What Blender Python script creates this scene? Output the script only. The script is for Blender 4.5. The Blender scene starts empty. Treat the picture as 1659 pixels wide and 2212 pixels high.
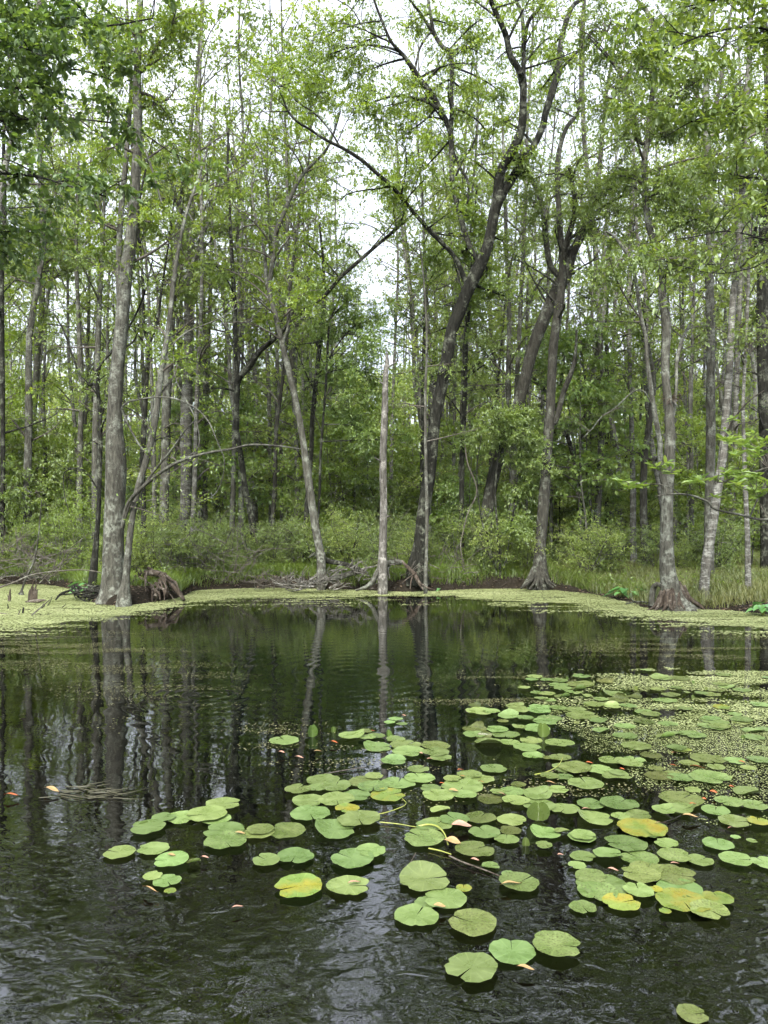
import bpy, math, random
import numpy as np
from mathutils import Vector

SC = bpy.context.scene
R = math.radians
# ------------------------------------------------------------------ camera, sky, sun, exposure
F, CX, CY, CAMH = 1671.0, 829.5, 1106.0, 2.0        # photo measured on a 1659 x 2212 frame
cam_d = bpy.data.cameras.new('camera'); cam = bpy.data.objects.new('camera', cam_d)
SC.collection.objects.link(cam); SC.camera = cam
cam.location = (0, 0, CAMH); cam.rotation_euler = (R(90), 0, 0)
cam_d.sensor_fit = 'VERTICAL'; cam_d.sensor_height = 24; cam_d.lens = 24*F/2212
cam_d.clip_start = 0.1; cam_d.clip_end = 3000

SUN_EL, SUN_AZ = 46, 192           # azimuth measured clockwise from +Y: behind the camera
world = bpy.data.worlds.new('World'); SC.world = world; world.use_nodes = True
wt = world.node_tree; wn = wt.nodes; wl = wt.links
bgn = wn['Background']; bgn.inputs['Strength'].default_value = 0.05
sky = wn.new('ShaderNodeTexSky'); sky.sky_type = 'NISHITA'; sky.sun_disc = False
sky.sun_elevation = R(SUN_EL); sky.sun_rotation = R(SUN_AZ)
tc = wn.new('ShaderNodeTexCoord'); nz = wn.new('ShaderNodeTexNoise')
nz.inputs['Scale'].default_value = 2.2; nz.inputs['Detail'].default_value = 5
cr = wn.new('ShaderNodeValToRGB')
cr.color_ramp.elements[0].position = .30; cr.color_ramp.elements[0].color = (.72,.72,.72,1)
cr.color_ramp.elements[1].position = .62; cr.color_ramp.elements[1].color = (.97,.97,.97,1)
mxw = wn.new('ShaderNodeMix'); mxw.data_type = 'RGBA'
wl.new(tc.outputs['Generated'], nz.inputs['Vector']); wl.new(nz.outputs['Fac'], cr.inputs['Fac'])
wl.new(cr.outputs['Color'], mxw.inputs[0]); wl.new(sky.outputs['Color'], mxw.inputs[6])
mxw.inputs[7].default_value = (4.95, 5.25, 5.9, 1)
wl.new(mxw.outputs[2], bgn.inputs['Color'])

sd = bpy.data.lights.new('sun', 'SUN'); sun = bpy.data.objects.new('sun', sd)
SC.collection.objects.link(sun); sd.energy = 1.5; sd.angle = R(25); sd.color = (1, .96, .9)
az, el = R(SUN_AZ), R(SUN_EL)
sdir = Vector((math.sin(az)*math.cos(el), math.cos(az)*math.cos(el), math.sin(el)))
sun.rotation_euler = sdir.to_track_quat('Z', 'Y').to_euler()
SC.view_settings.view_transform = 'Standard'; SC.view_settings.look = 'None'
SC.view_settings.gamma = 1; SC.view_settings.exposure = 2.84
cy = SC.cycles
cy.max_bounces = 6; cy.diffuse_bounces = 4; cy.glossy_bounces = 3; cy.transmission_bounces = 3
cy.transparent_max_bounces = 4; cy.caustics_reflective = False; cy.caustics_refractive = False
cy.use_adaptive_sampling = True; cy.adaptive_threshold = 0.03; cy.use_denoising = True
cy.sample_clamp_indirect = 4

random.seed(7); rng = np.random.default_rng(7)

# ------------------------------------------------------------------ helpers
def P(x, y, Y):
    return np.array([(x-CX)/F*Y, Y, CAMH-(y-CY)/F*Y])
def W(x, y, z=0.0):
    Y = (CAMH-z)*F/(y-CY); return np.array([(x-CX)/F*Y, Y, z])
def proj(p):
    return CX + p[..., 0]/p[..., 1]*F, CY + (CAMH-p[..., 2])/p[..., 1]*F
def link(o): SC.collection.objects.link(o); return o
def tag(o, label=None, cat=None, group=None, kind=None):
    if label: o['label'] = label
    if cat: o['category'] = cat
    if group: o['group'] = group
    if kind: o['kind'] = kind
    return o
def empty(name, loc=(0,0,0), rz=0):
    o = bpy.data.objects.new(name, None); o.empty_display_size = .2
    o.location = tuple(float(v) for v in loc); o.rotation_euler.z = rz
    return link(o)
def norm(v): return v/np.maximum(np.linalg.norm(v, axis=-1, keepdims=True), 1e-9)
def _h(ix, iy, seed):
    n = (ix*374761393 + iy*668265263 + seed*974634777) & 0x7fffffff
    n = ((n ^ (n >> 13))*1274126177) & 0x7fffffff
    return ((n ^ (n >> 16)) & 0xffff)/65535.0
def vnoise(x, y, seed=0):
    xi = np.floor(x).astype(np.int64); yi = np.floor(y).astype(np.int64)
    fx = x-xi; fy = y-yi; fx = fx*fx*(3-2*fx); fy = fy*fy*(3-2*fy)
    a = _h(xi, yi, seed); b = _h(xi+1, yi, seed); c = _h(xi, yi+1, seed); d = _h(xi+1, yi+1, seed)
    return (a*(1-fx)+b*fx)*(1-fy) + (c*(1-fx)+d*fx)*fy
def fbm(x, y, seed=0, o=4):
    s = 0; a = .5; t = 0
    for k in range(o):
        s = s + a*vnoise(x*2**k, y*2**k, seed+k*17); t += a; a *= .5
    return s/t

class MB:
    """collects quads; .build links them as ONE mesh object"""
    def __init__(s): s.v = []; s.q = []; s.m = []; s.t = []; s.sm = []; s.n = 0
    def add(s, v, q, mat=0, tone=0.5, smooth=True):
        v = np.asarray(v, float).reshape(-1, 3); q = np.asarray(q, np.int64).reshape(-1, 4)
        s.v.append(v); s.q.append(q+s.n); s.n += len(v); k = len(q)
        s.m.append(np.full(k, mat, np.int32)); s.sm.append(np.full(k, smooth, bool))
        s.t.append(np.broadcast_to(np.asarray(tone, float), (k,)).copy())
    def mesh(s, name, mats, org=(0,0,0)):
        me = bpy.data.meshes.new(name)
        for m in mats: me.materials.append(m)
        if not s.v: return me
        v = np.concatenate(s.v)-np.asarray(org, float); q = np.concatenate(s.q)
        me.vertices.add(len(v)); me.vertices.foreach_set('co', v.astype(np.float32).ravel())
        me.loops.add(q.size); me.loops.foreach_set('vertex_index', q.astype(np.int32).ravel())
        me.polygons.add(len(q)); me.polygons.foreach_set('loop_start', np.arange(0, q.size, 4, dtype=np.int32))
        me.polygons.foreach_set('material_index', np.concatenate(s.m))
        me.polygons.foreach_set('use_smooth', np.concatenate(s.sm))
        me.update(calc_edges=True)
        a = me.attributes.new('tone', 'FLOAT', 'FACE'); a.data.foreach_set('value', np.concatenate(s.t).astype(np.float32))
        return me
    def build(s, name, mats, parent=None, org=(0,0,0)):
        o = bpy.data.objects.new(name, s.mesh(name, mats, org)); o.parent = parent
        return link(o)

def catmull(pts, n=5):
    """pts (k,d) -> smooth resample; last columns (radius, ...) are interpolated too"""
    p = np.asarray(pts, float)
    if len(p) < 3: 
        t = np.linspace(0, 1, n*1+1)[:, None]; return p[0]*(1-t)+p[-1]*t
    q = np.vstack([2*p[0]-p[1], p, 2*p[-1]-p[-2]]); out = []
    for i in range(1, len(q)-2):
        t = np.linspace(0, 1, n, endpoint=False)[:, None]
        a, b, c, d = q[i-1], q[i], q[i+1], q[i+2]
        out.append(.5*((2*b)+(-a+c)*t+(2*a-5*b+4*c-d)*t**2+(-a+3*b-3*c+d)*t**3))
    out.append(p[-1:]); return np.vstack(out)
def tube(mb, pts, rad, sides=6, mat=0, tone=.5, rough=0.0, seed=0, flare=None):
    """one tube along pts (n,3) with radii (n,)"""
    pts = np.asarray(pts, float); n = len(pts); rad = np.maximum(np.asarray(rad, float), .0015)
    d = norm(np.gradient(pts, axis=0)); ref = np.array([1., .13, 0.]) if abs(d[0][0]) < .9 else np.array([0, 1., 0])
    u = norm(np.cross(d, ref)); w = np.cross(d, u)
    a = np.linspace(0, 2*math.pi, sides, endpoint=False)
    rr = rad[:, None]*np.ones(sides)
    if rough:
        s = np.cumsum(np.r_[0, np.linalg.norm(np.diff(pts, axis=0), axis=1)])
        nn = fbm(np.cos(a)[None, :]*1.7+10+s[:, None]*.9, np.sin(a)[None, :]*1.7+20+s[:, None]*.5, seed, 3)-.5
        rr = rr*(1+rough*2*nn)
    if flare:      # (height, amount, lobes, phase)
        fh, fa, fk, fp = flare; z = np.maximum(pts[:, 2]-pts[0, 2], 0)
        e = np.exp(-z/fh)
        rr = rr*(1+e[:, None]*fa*(.55+.45*np.sign(np.cos(a*fk+fp))*np.abs(np.cos(a*fk+fp))**.6)[None, :])
    v = pts[:, None, :]+rr[..., None]*(np.cos(a)[None, :, None]*u[:, None, :]+np.sin(a)[None, :, None]*w[:, None, :])
    i = np.arange(n-1)[:, None]*sides; j = np.arange(sides)[None, :]; k = (j+1) % sides
    q = np.stack([i+j, i+k, i+sides+k, i+sides+j], -1).reshape(-1, 4)
    mb.add(v.reshape(-1, 3), q, mat, tone)
    if sides >= 5:   # cap
        c = np.vstack([v[-1].reshape(-1, 3), pts[-1:]]); 
        qq = [[x, (x+1) % sides, (x+2) % sides, sides] for x in range(0, sides-1, 2)]
        if sides % 2: pass
        mb.add(c, qq, mat, tone)
def tubes(mb, PTS, RAD, sides=3, mat=0, tone=.5):
    """many tubes at once: PTS (n,k,3), RAD (n,k)"""
    n, k, _ = PTS.shape
    if n == 0: return
    d = norm(np.gradient(PTS, axis=1)); ref = norm(rng.normal(size=(n, 1, 3))); u = norm(np.cross(d, ref)); w = np.cross(d, u)
    a = np.linspace(0, 2*math.pi, sides, endpoint=False)[None, None, :, None]
    v = PTS[:, :, None, :]+RAD[:, :, None, None]*(np.cos(a)*u[:, :, None, :]+np.sin(a)*w[:, :, None, :])
    b = (np.arange(n)*k*sides)[:, None, None]; i = (np.arange(k-1)*sides)[None, :, None]; j = np.arange(sides)[None, None, :]
    q = np.stack([b+i+j, b+i+(j+1) % sides, b+i+sides+(j+1) % sides, b+i+sides+j], -1).reshape(-1, 4)
    mb.add(v.reshape(-1, 3), q, mat, tone)
def leaves(mb, pos, axis, L, Wd, mat=1, tone=.5, up=.6, shape=0):
    """many leaves: one folded diamond each"""
    n = len(pos)
    if n == 0: return
    nrm = rng.normal(size=(n, 3)); nrm[:, 2] = np.abs(nrm[:, 2])+up*2
    a = norm(axis); nrm = norm(nrm-(nrm*a).sum(1, keepdims=True)*a); b = np.cross(nrm, a)
    L = (L*rng.uniform(.65, 1.25, n))[:, None]; Wd = L*Wd
    tip = pos+a*L-nrm*L*rng.uniform(0, .25, (n, 1)); m = pos+a*L*.45+nrm*L*.05
    v = np.stack([pos, m+b*Wd*.5, tip, m-b*Wd*.5], 1)
    if shape == 0:
        mb.add(v.reshape(-1, 3), np.arange(n*4).reshape(-1, 4), mat, tone, False)
    else:          # longer leaf outline for foliage near the camera: two folded halves
        m1 = pos+a*L*.22; m2 = pos+a*L*.68-nrm*L*.04
        rib = pos+a*L*.45-nrm*L*.03
        v = np.stack([pos, m1+b*Wd*.42+nrm*L*.03, m2+b*Wd*.38+nrm*L*.03, tip, m2-b*Wd*.38+nrm*L*.03, m1-b*Wd*.42+nrm*L*.03], 1)
        k = (np.arange(n)*6)[:, None]
        q = np.concatenate([k+np.array([[0, 1, 2, 3]]), k+np.array([[0, 3, 4, 5]])])
        mb.add(v.reshape(-1, 3), q, mat, np.tile(np.broadcast_to(tone, (n,)), 2), False)
def bez(S, E, sag, k):
    """curved lines S->E with a bow; (n,k,3)"""
    t = np.linspace(0, 1, k)[None, :, None]; mid = (S+E)/2; L = np.linalg.norm(E-S, axis=1, keepdims=True)
    mid = mid+rng.normal(size=S.shape)*L*.12; mid[:, 2] += sag*L[:, 0]
    return S[:, None]*(1-t)**2+2*mid[:, None]*t*(1-t)+E[:, None]*t*t
def spray(mb, S, E, r0, p):
    """branchlets S->E bearing twigs and leaves. p: leaf settings"""
    n = len(S)
    if n == 0: return
    pts = bez(S, E, p.get('sag', .06), 4)
    tubes(mb, pts, r0*np.array([1, .7, .45, .2])[None, :]*np.ones((n, 1)), 3, 0)
    nt, ll = p.get('nt', 5), p.get('lt', .35)
    t = rng.uniform(.15, 1.0, (n, nt)); a = S[:, None]*(1-t[..., None])+E[:, None]*t[..., None]
    x = t[..., None]; mid = pts[:, 1:3].mean(1)[:, None]
    a = np.where(x < .5, S[:, None]*(1-2*x)+mid*2*x, mid*(2-2*x)+E[:, None]*(2*x-1))
    d = norm(E-S)[:, None]*.8+rng.normal(size=(n, nt, 3))*np.array([.8, .8, .45]); d[..., 2] -= p.get('droop', .15)
    d = norm(d); lt = ll*rng.uniform(.5, 1.4, (n, nt, 1)); e = a+d*lt
    a = a.reshape(-1, 3); e = e.reshape(-1, 3); d = d.reshape(-1, 3)
    tubes(mb, np.stack([a, e], 1), np.array([[r0*.28, r0*.1]])*np.ones((len(a), 1)), 3, 0)
    nl = p.get('nl', 9); m = len(a)
    if nl <= 0: return
    tt = rng.uniform(.1, 1.05, (m, nl, 1)); pos = a[:, None]*(1-tt)+e[:, None]*tt
    ax = d[:, None]*.7+rng.normal(size=(m, nl, 3))*.7; ax[..., 2] -= p.get('hang', .25)
    tone = np.repeat(rng.uniform(.2, .8, n), nt)[:, None]+rng.normal(size=(m, nl))*.16
    leaves(mb, pos.reshape(-1, 3), ax.reshape(-1, 3), p.get('L', .1), p.get('W', .48), 1, np.clip(tone.ravel()+p.get('tone', 0), 0, 1), p.get('up', .5), p.get('shape', 0))
def boughs(mb, S, E, r0, p, tip=.45):
    """first-level branches S->E, each carrying branchlets"""
    n = len(S)
    if n == 0: return
    pts = bez(S, E, p.get('bow', .1), 7); r0 = np.broadcast_to(np.asarray(r0, float), (n,))
    tubes(mb, pts, r0[:, None]*np.linspace(1, .25, 7)[None, :], 4, 0)
    ns = p.get('ns', 7); idx = rng.uniform(1.2, 6, (n, ns)); i0 = np.floor(idx).astype(int).clip(0, 5); f = (idx-i0)[..., None]
    a = pts[np.arange(n)[:, None], i0]*(1-f)+pts[np.arange(n)[:, None], i0+1]*f
    L = np.linalg.norm(E-S, axis=1)[:, None, None]
    d = norm(E-S)[:, None]*.55+rng.normal(size=(n, ns, 3))*np.array([1, 1, p.get('flat', .5)]); d = norm(d)
    ls = np.minimum(L*tip, p.get('lsmax', .9))*rng.uniform(.5, 1.2, (n, ns, 1)); e = a+d*ls
    spray(mb, a.reshape(-1, 3), e.reshape(-1, 3), float(np.mean(r0))*.35, p)

# ------------------------------------------------------------------ materials
def nodemat(name):
    m = bpy.data.materials.new(name); m.use_nodes = True; t = m.node_tree; t.nodes.clear()
    return m, t.nodes, t.links, t.nodes.new('ShaderNodeOutputMaterial')
def ramp(n, stops):
    r = n.new('ShaderNodeValToRGB'); e = r.color_ramp.elements
    while len(e) < len(stops): e.new(.5)
    for el, (p, c) in zip(e, stops): el.position = p; el.color = (*c, 1)
    return r
def noise(n, l, vec, scale, detail=4, rough=.6):
    t = n.new('ShaderNodeTexNoise'); t.inputs['Scale'].default_value = scale
    t.inputs['Detail'].default_value = detail; t.inputs['Roughness'].default_value = rough
    if vec is not None: l.new(vec, t.inputs['Vector'])
    return t
def mapping(n, l, scale, out='Object'):
    c = n.new('ShaderNodeTexCoord'); m = n.new('ShaderNodeMapping'); m.inputs['Scale'].default_value = scale
    l.new(c.outputs[out], m.inputs['Vector']); return m.outputs['Vector']
def leafmat(name, dark, mid, light, trans=.45, gloss=.07, rough=.5):
    m, n, l, out = nodemat(name)
    at = n.new('ShaderNodeAttribute'); at.attribute_name = 'tone'
    r = ramp(n, [(0, dark), (.5, mid), (1, light)]); l.new(at.outputs['Fac'], r.inputs['Fac'])
    d = n.new('ShaderNodeBsdfDiffuse'); t = n.new('ShaderNodeBsdfTranslucent'); g = n.new('ShaderNodeBsdfGlossy')
    g.inputs['Roughness'].default_value = rough; g.inputs['Color'].default_value = (.75, .8, .8, 1)
    hs = n.new('ShaderNodeHueSaturation'); hs.inputs['Hue'].default_value = .485; hs.inputs['Value'].default_value = 1.25
    hs.inputs['Saturation'].default_value = 1.1
    l.new(r.outputs['Color'], d.inputs['Color']); l.new(r.outputs['Color'], hs.inputs['Color']); l.new(hs.outputs['Color'], t.inputs['Color'])
    a = n.new('ShaderNodeMixShader'); a.inputs[0].default_value = trans; l.new(d.outputs[0], a.inputs[1]); l.new(t.outputs[0], a.inputs[2])
    b = n.new('ShaderNodeMixShader'); b.inputs[0].default_value = gloss; l.new(a.outputs[0], b.inputs[1]); l.new(g.outputs[0], b.inputs[2])
    l.new(b.outputs[0], out.inputs['Surface']); return m
def barkmat(name, dark, light, lichen, amt=.5, sc=1.0, bands=False):
    m, n, l, out = nodemat(name); b = n.new('ShaderNodeBsdfPrincipled'); b.inputs['Roughness'].default_value = .9; b.inputs['Specular IOR Level'].default_value = .12
    v1 = mapping(n, l, (14*sc, 14*sc, 3*sc)); v2 = mapping(n, l, (1, 1, 1) if not bands else (1, 1, 3.2))
    n1 = noise(n, l, v1, 1.6, 6, .7); n2 = noise(n, l, v2, 3.2*sc, 5, .65); n3 = noise(n, l, v2, 13*sc, 4, .7)
    r1 = ramp(n, [(.36, dark), (.64, light)]); l.new(n1.outputs['Fac'], r1.inputs['Fac'])
    r2 = ramp(n, [(.60-.2*amt, (0,0,0)), (.66-.1*amt, (1,1,1))]); l.new(n2.outputs['Fac'], r2.inputs['Fac'])
    r3 = ramp(n, [(.40, (0,0,0)), (.6, (1,1,1))]); l.new(n3.outputs['Fac'], r3.inputs['Fac'])
    mu = n.new('ShaderNodeMath'); mu.operation = 'MULTIPLY'; l.new(r2.outputs['Color'], mu.inputs[0]); l.new(r3.outputs['Color'], mu.inputs[1])
    mx = n.new('ShaderNodeMix'); mx.data_type = 'RGBA'; l.new(mu.outputs[0], mx.inputs[0]); l.new(r1.outputs['Color'], mx.inputs[6])
    mx.inputs[7].default_value = (*lichen, 1); l.new(mx.outputs[2], b.inputs['Base Color'])
    bp = n.new('ShaderNodeBump'); bp.inputs['Strength'].default_value = .9; bp.inputs['Distance'].default_value = .05
    l.new(n1.outputs['Fac'], bp.inputs['Height']); l.new(bp.outputs[0], b.inputs['Normal']); l.new(b.outputs[0], out.inputs['Surface'])
    return m
M = {}
M['grey'] = barkmat('grey_bark', (.030,.0295,.023), (.102,.100,.081), (.21,.225,.185), .65)
M['pale'] = barkmat('pale_mottled_bark', (.04,.038,.032), (.135,.13,.11), (.29,.30,.265), .75, .9, True)
M['lichen'] = barkmat('lichen_grey_bark', (.06,.057,.047), (.16,.155,.13), (.30,.32,.27), .8)
M['dark'] = barkmat('dark_bark', (.006,.006,.0045), (.026,.0265,.0205), (.13,.14,.105), .5)
M['brown'] = barkmat('brown_bark', (.017,.0165,.013), (.058,.056,.045), (.14,.15,.12), .5)
M['snag'] = barkmat('weathered_wood', (.042,.038,.031), (.15,.145,.125), (.30,.29,.26), .6)
M['root'] = barkmat('root_wood', (.022,.017,.013), (.095,.076,.058), (.19,.17,.14), .4)
M['twig'] = barkmat('grey_twig', (.05,.045,.037), (.14,.125,.105), (.24,.24,.2), .3)
M['lf_yellow'] = leafmat('yellow_green_leaves', (.10,.165,.018), (.185,.285,.032), (.29,.39,.055), .55)
M['lf_mid'] = leafmat('mid_green_leaves', (.085,.14,.024), (.165,.245,.045), (.26,.345,.07), .52)
M['lf_dark'] = leafmat('dark_green_leaves', (.05,.10,.022), (.10,.17,.035), (.17,.255,.055), .5, .07, .5)
M['lf_bright'] = leafmat('bright_maple_leaves', (.09,.165,.03), (.17,.27,.05), (.27,.37,.08), .55)
M['lf_sedge'] = leafmat('sedge_blades', (.07,.10,.022), (.14,.165,.04), (.27,.275,.10), .4)
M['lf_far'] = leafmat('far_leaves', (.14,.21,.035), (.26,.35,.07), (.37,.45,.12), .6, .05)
M['lf_lightened'] = leafmat('far_lightened_leaves', (.18,.26,.05), (.30,.39,.09), (.42,.50,.15), .55, .04)  # leaf colour raised to stand in for sunlight the nearer crowns block
M['lf_litter'] = leafmat('brown_leaf_litter', (.03,.021,.013), (.085,.058,.036), (.21,.145,.09), .2)
M['weed'] = leafmat('duckweed_green', (.15,.175,.065), (.25,.285,.125), (.33,.365,.175), .1, .02)
M['debris'] = leafmat('floating_debris', (.03,.026,.014), (.13,.13,.055), (.36,.35,.19), .1, .05)

m, n, l, out = nodemat('forest_soil'); b = n.new('ShaderNodeBsdfPrincipled'); b.inputs['Roughness'].default_value = 1; b.inputs['Specular IOR Level'].default_value = .1
v = mapping(n, l, (1, 1, 1)); a1 = noise(n, l, v, 1.1, 5); a2 = noise(n, l, v, 22, 5, .75)
r1 = ramp(n, [(.25, (.006,.005,.0035)), (.5, (.020,.0165,.0115)), (.75, (.05,.042,.03))]); l.new(a2.outputs['Fac'], r1.inputs['Fac'])
r2 = ramp(n, [(.35, (.02,.03,.008)), (.7, (.07,.09,.025))]); l.new(a2.outputs['Fac'], r2.inputs['Fac'])
geo = n.new('ShaderNodeTexCoord'); sx = n.new('ShaderNodeSeparateXYZ'); l.new(geo.outputs['Object'], sx.inputs[0])
mr = n.new('ShaderNodeMapRange'); mr.inputs[1].default_value = .3; mr.inputs[2].default_value = .5; l.new(sx.outputs['Z'], mr.inputs[0])
mm = n.new('ShaderNodeMath'); mm.operation = 'MULTIPLY'; rr_ = ramp(n, [(.42, (0,0,0)), (.55, (1,1,1))]); l.new(a1.outputs['Fac'], rr_.inputs['Fac'])
l.new(mr.outputs[0], mm.inputs[0]); l.new(rr_.outputs['Color'], mm.inputs[1])
mx = n.new('ShaderNodeMix'); mx.data_type = 'RGBA'; l.new(mm.outputs[0], mx.inputs[0]); l.new(r1.outputs['Color'], mx.inputs[6]); l.new(r2.outputs['Color'], mx.inputs[7])
l.new(mx.outputs[2], b.inputs['Base Color']); bp = n.new('ShaderNodeBump'); bp.inputs['Distance'].default_value = .05
l.new(a2.outputs['Fac'], bp.inputs['Height']); l.new(bp.outputs[0], b.inputs['Normal']); l.new(b.outputs[0], out.inputs['Surface'])
M['soil'] = m

# water: dark, tannin-stained, rippled
m, n, l, out = nodemat('pond_water'); b = n.new('ShaderNodeBsdfPrincipled')
b.inputs['Roughness'].default_value = .015; b.inputs['IOR'].default_value = 2.05
c = n.new('ShaderNodeTexCoord'); V = c.outputs['Object']
def mth(op, a=None, b_=None, c_=None):
    x = n.new('ShaderNodeMath'); x.operation = op
    for i, s in enumerate((a, b_, c_)):
        if s is None: continue
        if isinstance(s, (int, float)): x.inputs[i].default_value = s
        else: l.new(s, x.inputs[i])
    return x.outputs[0]
sx = n.new('ShaderNodeSeparateXYZ'); l.new(V, sx.inputs[0])
def mapped(scale, rot=0):
    mp = n.new('ShaderNodeMapping'); mp.inputs['Scale'].default_value = scale; mp.inputs['Rotation'].default_value = (0, 0, rot)
    l.new(V, mp.inputs['Vector']); return mp.outputs[0]
w1 = noise(n, l, mapped((1, 1.4, 1), .3), 7.0, 2, .45); w2 = noise(n, l, mapped((1, 1.3, 1), -.4), 22, 1, .4)
w1.inputs['Distortion'].default_value = .5; w2.inputs['Distortion'].default_value = .4
# rougher water close to the boardwalk, calmer far out
mr = n.new('ShaderNodeMapRange'); mr.inputs[1].default_value = 2.9; mr.inputs[2].default_value = 5.4; mr.inputs[3].default_value = 1; mr.inputs[4].default_value = .075
mr.interpolation_type = 'SMOOTHSTEP'; l.new(sx.outputs['Y'], mr.inputs[0])
patch = noise(n, l, mapped((1, 1, 1)), .7, 2); pr = ramp(n, [(.38, (.16,.16,.16)), (.62, (1.0,1.0,1.0))]); l.new(patch.outputs['Fac'], pr.inputs['Fac'])
amp = mth('MULTIPLY', mr.outputs[0], pr.outputs['Color'])
h = mth('ADD', mth('MULTIPLY', w1.outputs['Fac'], .0145), mth('MULTIPLY', w2.outputs['Fac'], .0011)); h = mth('MULTIPLY', h, amp)
def rings(x, y, k, A, s):
    dx = mth('SUBTRACT', sx.outputs['X'], x); dy = mth('SUBTRACT', sx.outputs['Y'], y)
    d = mth('SQRT', mth('ADD', mth('MULTIPLY', dx, dx), mth('MULTIPLY', dy, dy)))
    e = mth('POWER', 2.718, mth('MULTIPLY', d, -1/s)); return mth('MULTIPLY', mth('MULTIPLY', mth('SINE', mth('MULTIPLY', d, k)), e), A)
c1 = W(760, 1450); c2 = W(440, 1500)
h = mth('ADD', h, rings(float(c1[0]), float(c1[1]), 26, .0009, 2.2)); h = mth('ADD', h, rings(float(c2[0]), float(c2[1]), 34, .0015, .5))
bp = n.new('ShaderNodeBump'); bp.inputs['Distance'].default_value = 1; bp.inputs['Strength'].default_value = 1
l.new(h, bp.inputs['Height']); l.new(bp.outputs[0], b.inputs['Normal'])
t3 = noise(n, l, mapped((1, 1, 1)), 1.3, 4); r = ramp(n, [(.38, (.0002,.0003,.0002)), (.62, (.0012,.0012,.0006))]); l.new(t3.outputs['Fac'], r.inputs['Fac'])
# greener where the spring basin is deep
dx = mth('SUBTRACT', sx.outputs['X'], -.3); dy = mth('MULTIPLY', mth('SUBTRACT', sx.outputs['Y'], 10.5), .55)
dd = mth('SQRT', mth('ADD', mth('MULTIPLY', dx, dx), mth('MULTIPLY', dy, dy)))
mr2 = n.new('ShaderNodeMapRange'); mr2.inputs[1].default_value = .5; mr2.inputs[2].default_value = 3.2; mr2.inputs[3].default_value = 1; mr2.inputs[4].default_value = 0
l.new(dd, mr2.inputs[0]); mx = n.new('ShaderNodeMix'); mx.data_type = 'RGBA'; l.new(mr2.outputs[0], mx.inputs[0])
l.new(r.outputs['Color'], mx.inputs[6]); mx.inputs[7].default_value = (.0012, .0035, .0019, 1)
l.new(mx.outputs[2], b.inputs['Base Color']); l.new(b.outputs[0], out.inputs['Surface']); M['water'] = m

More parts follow.
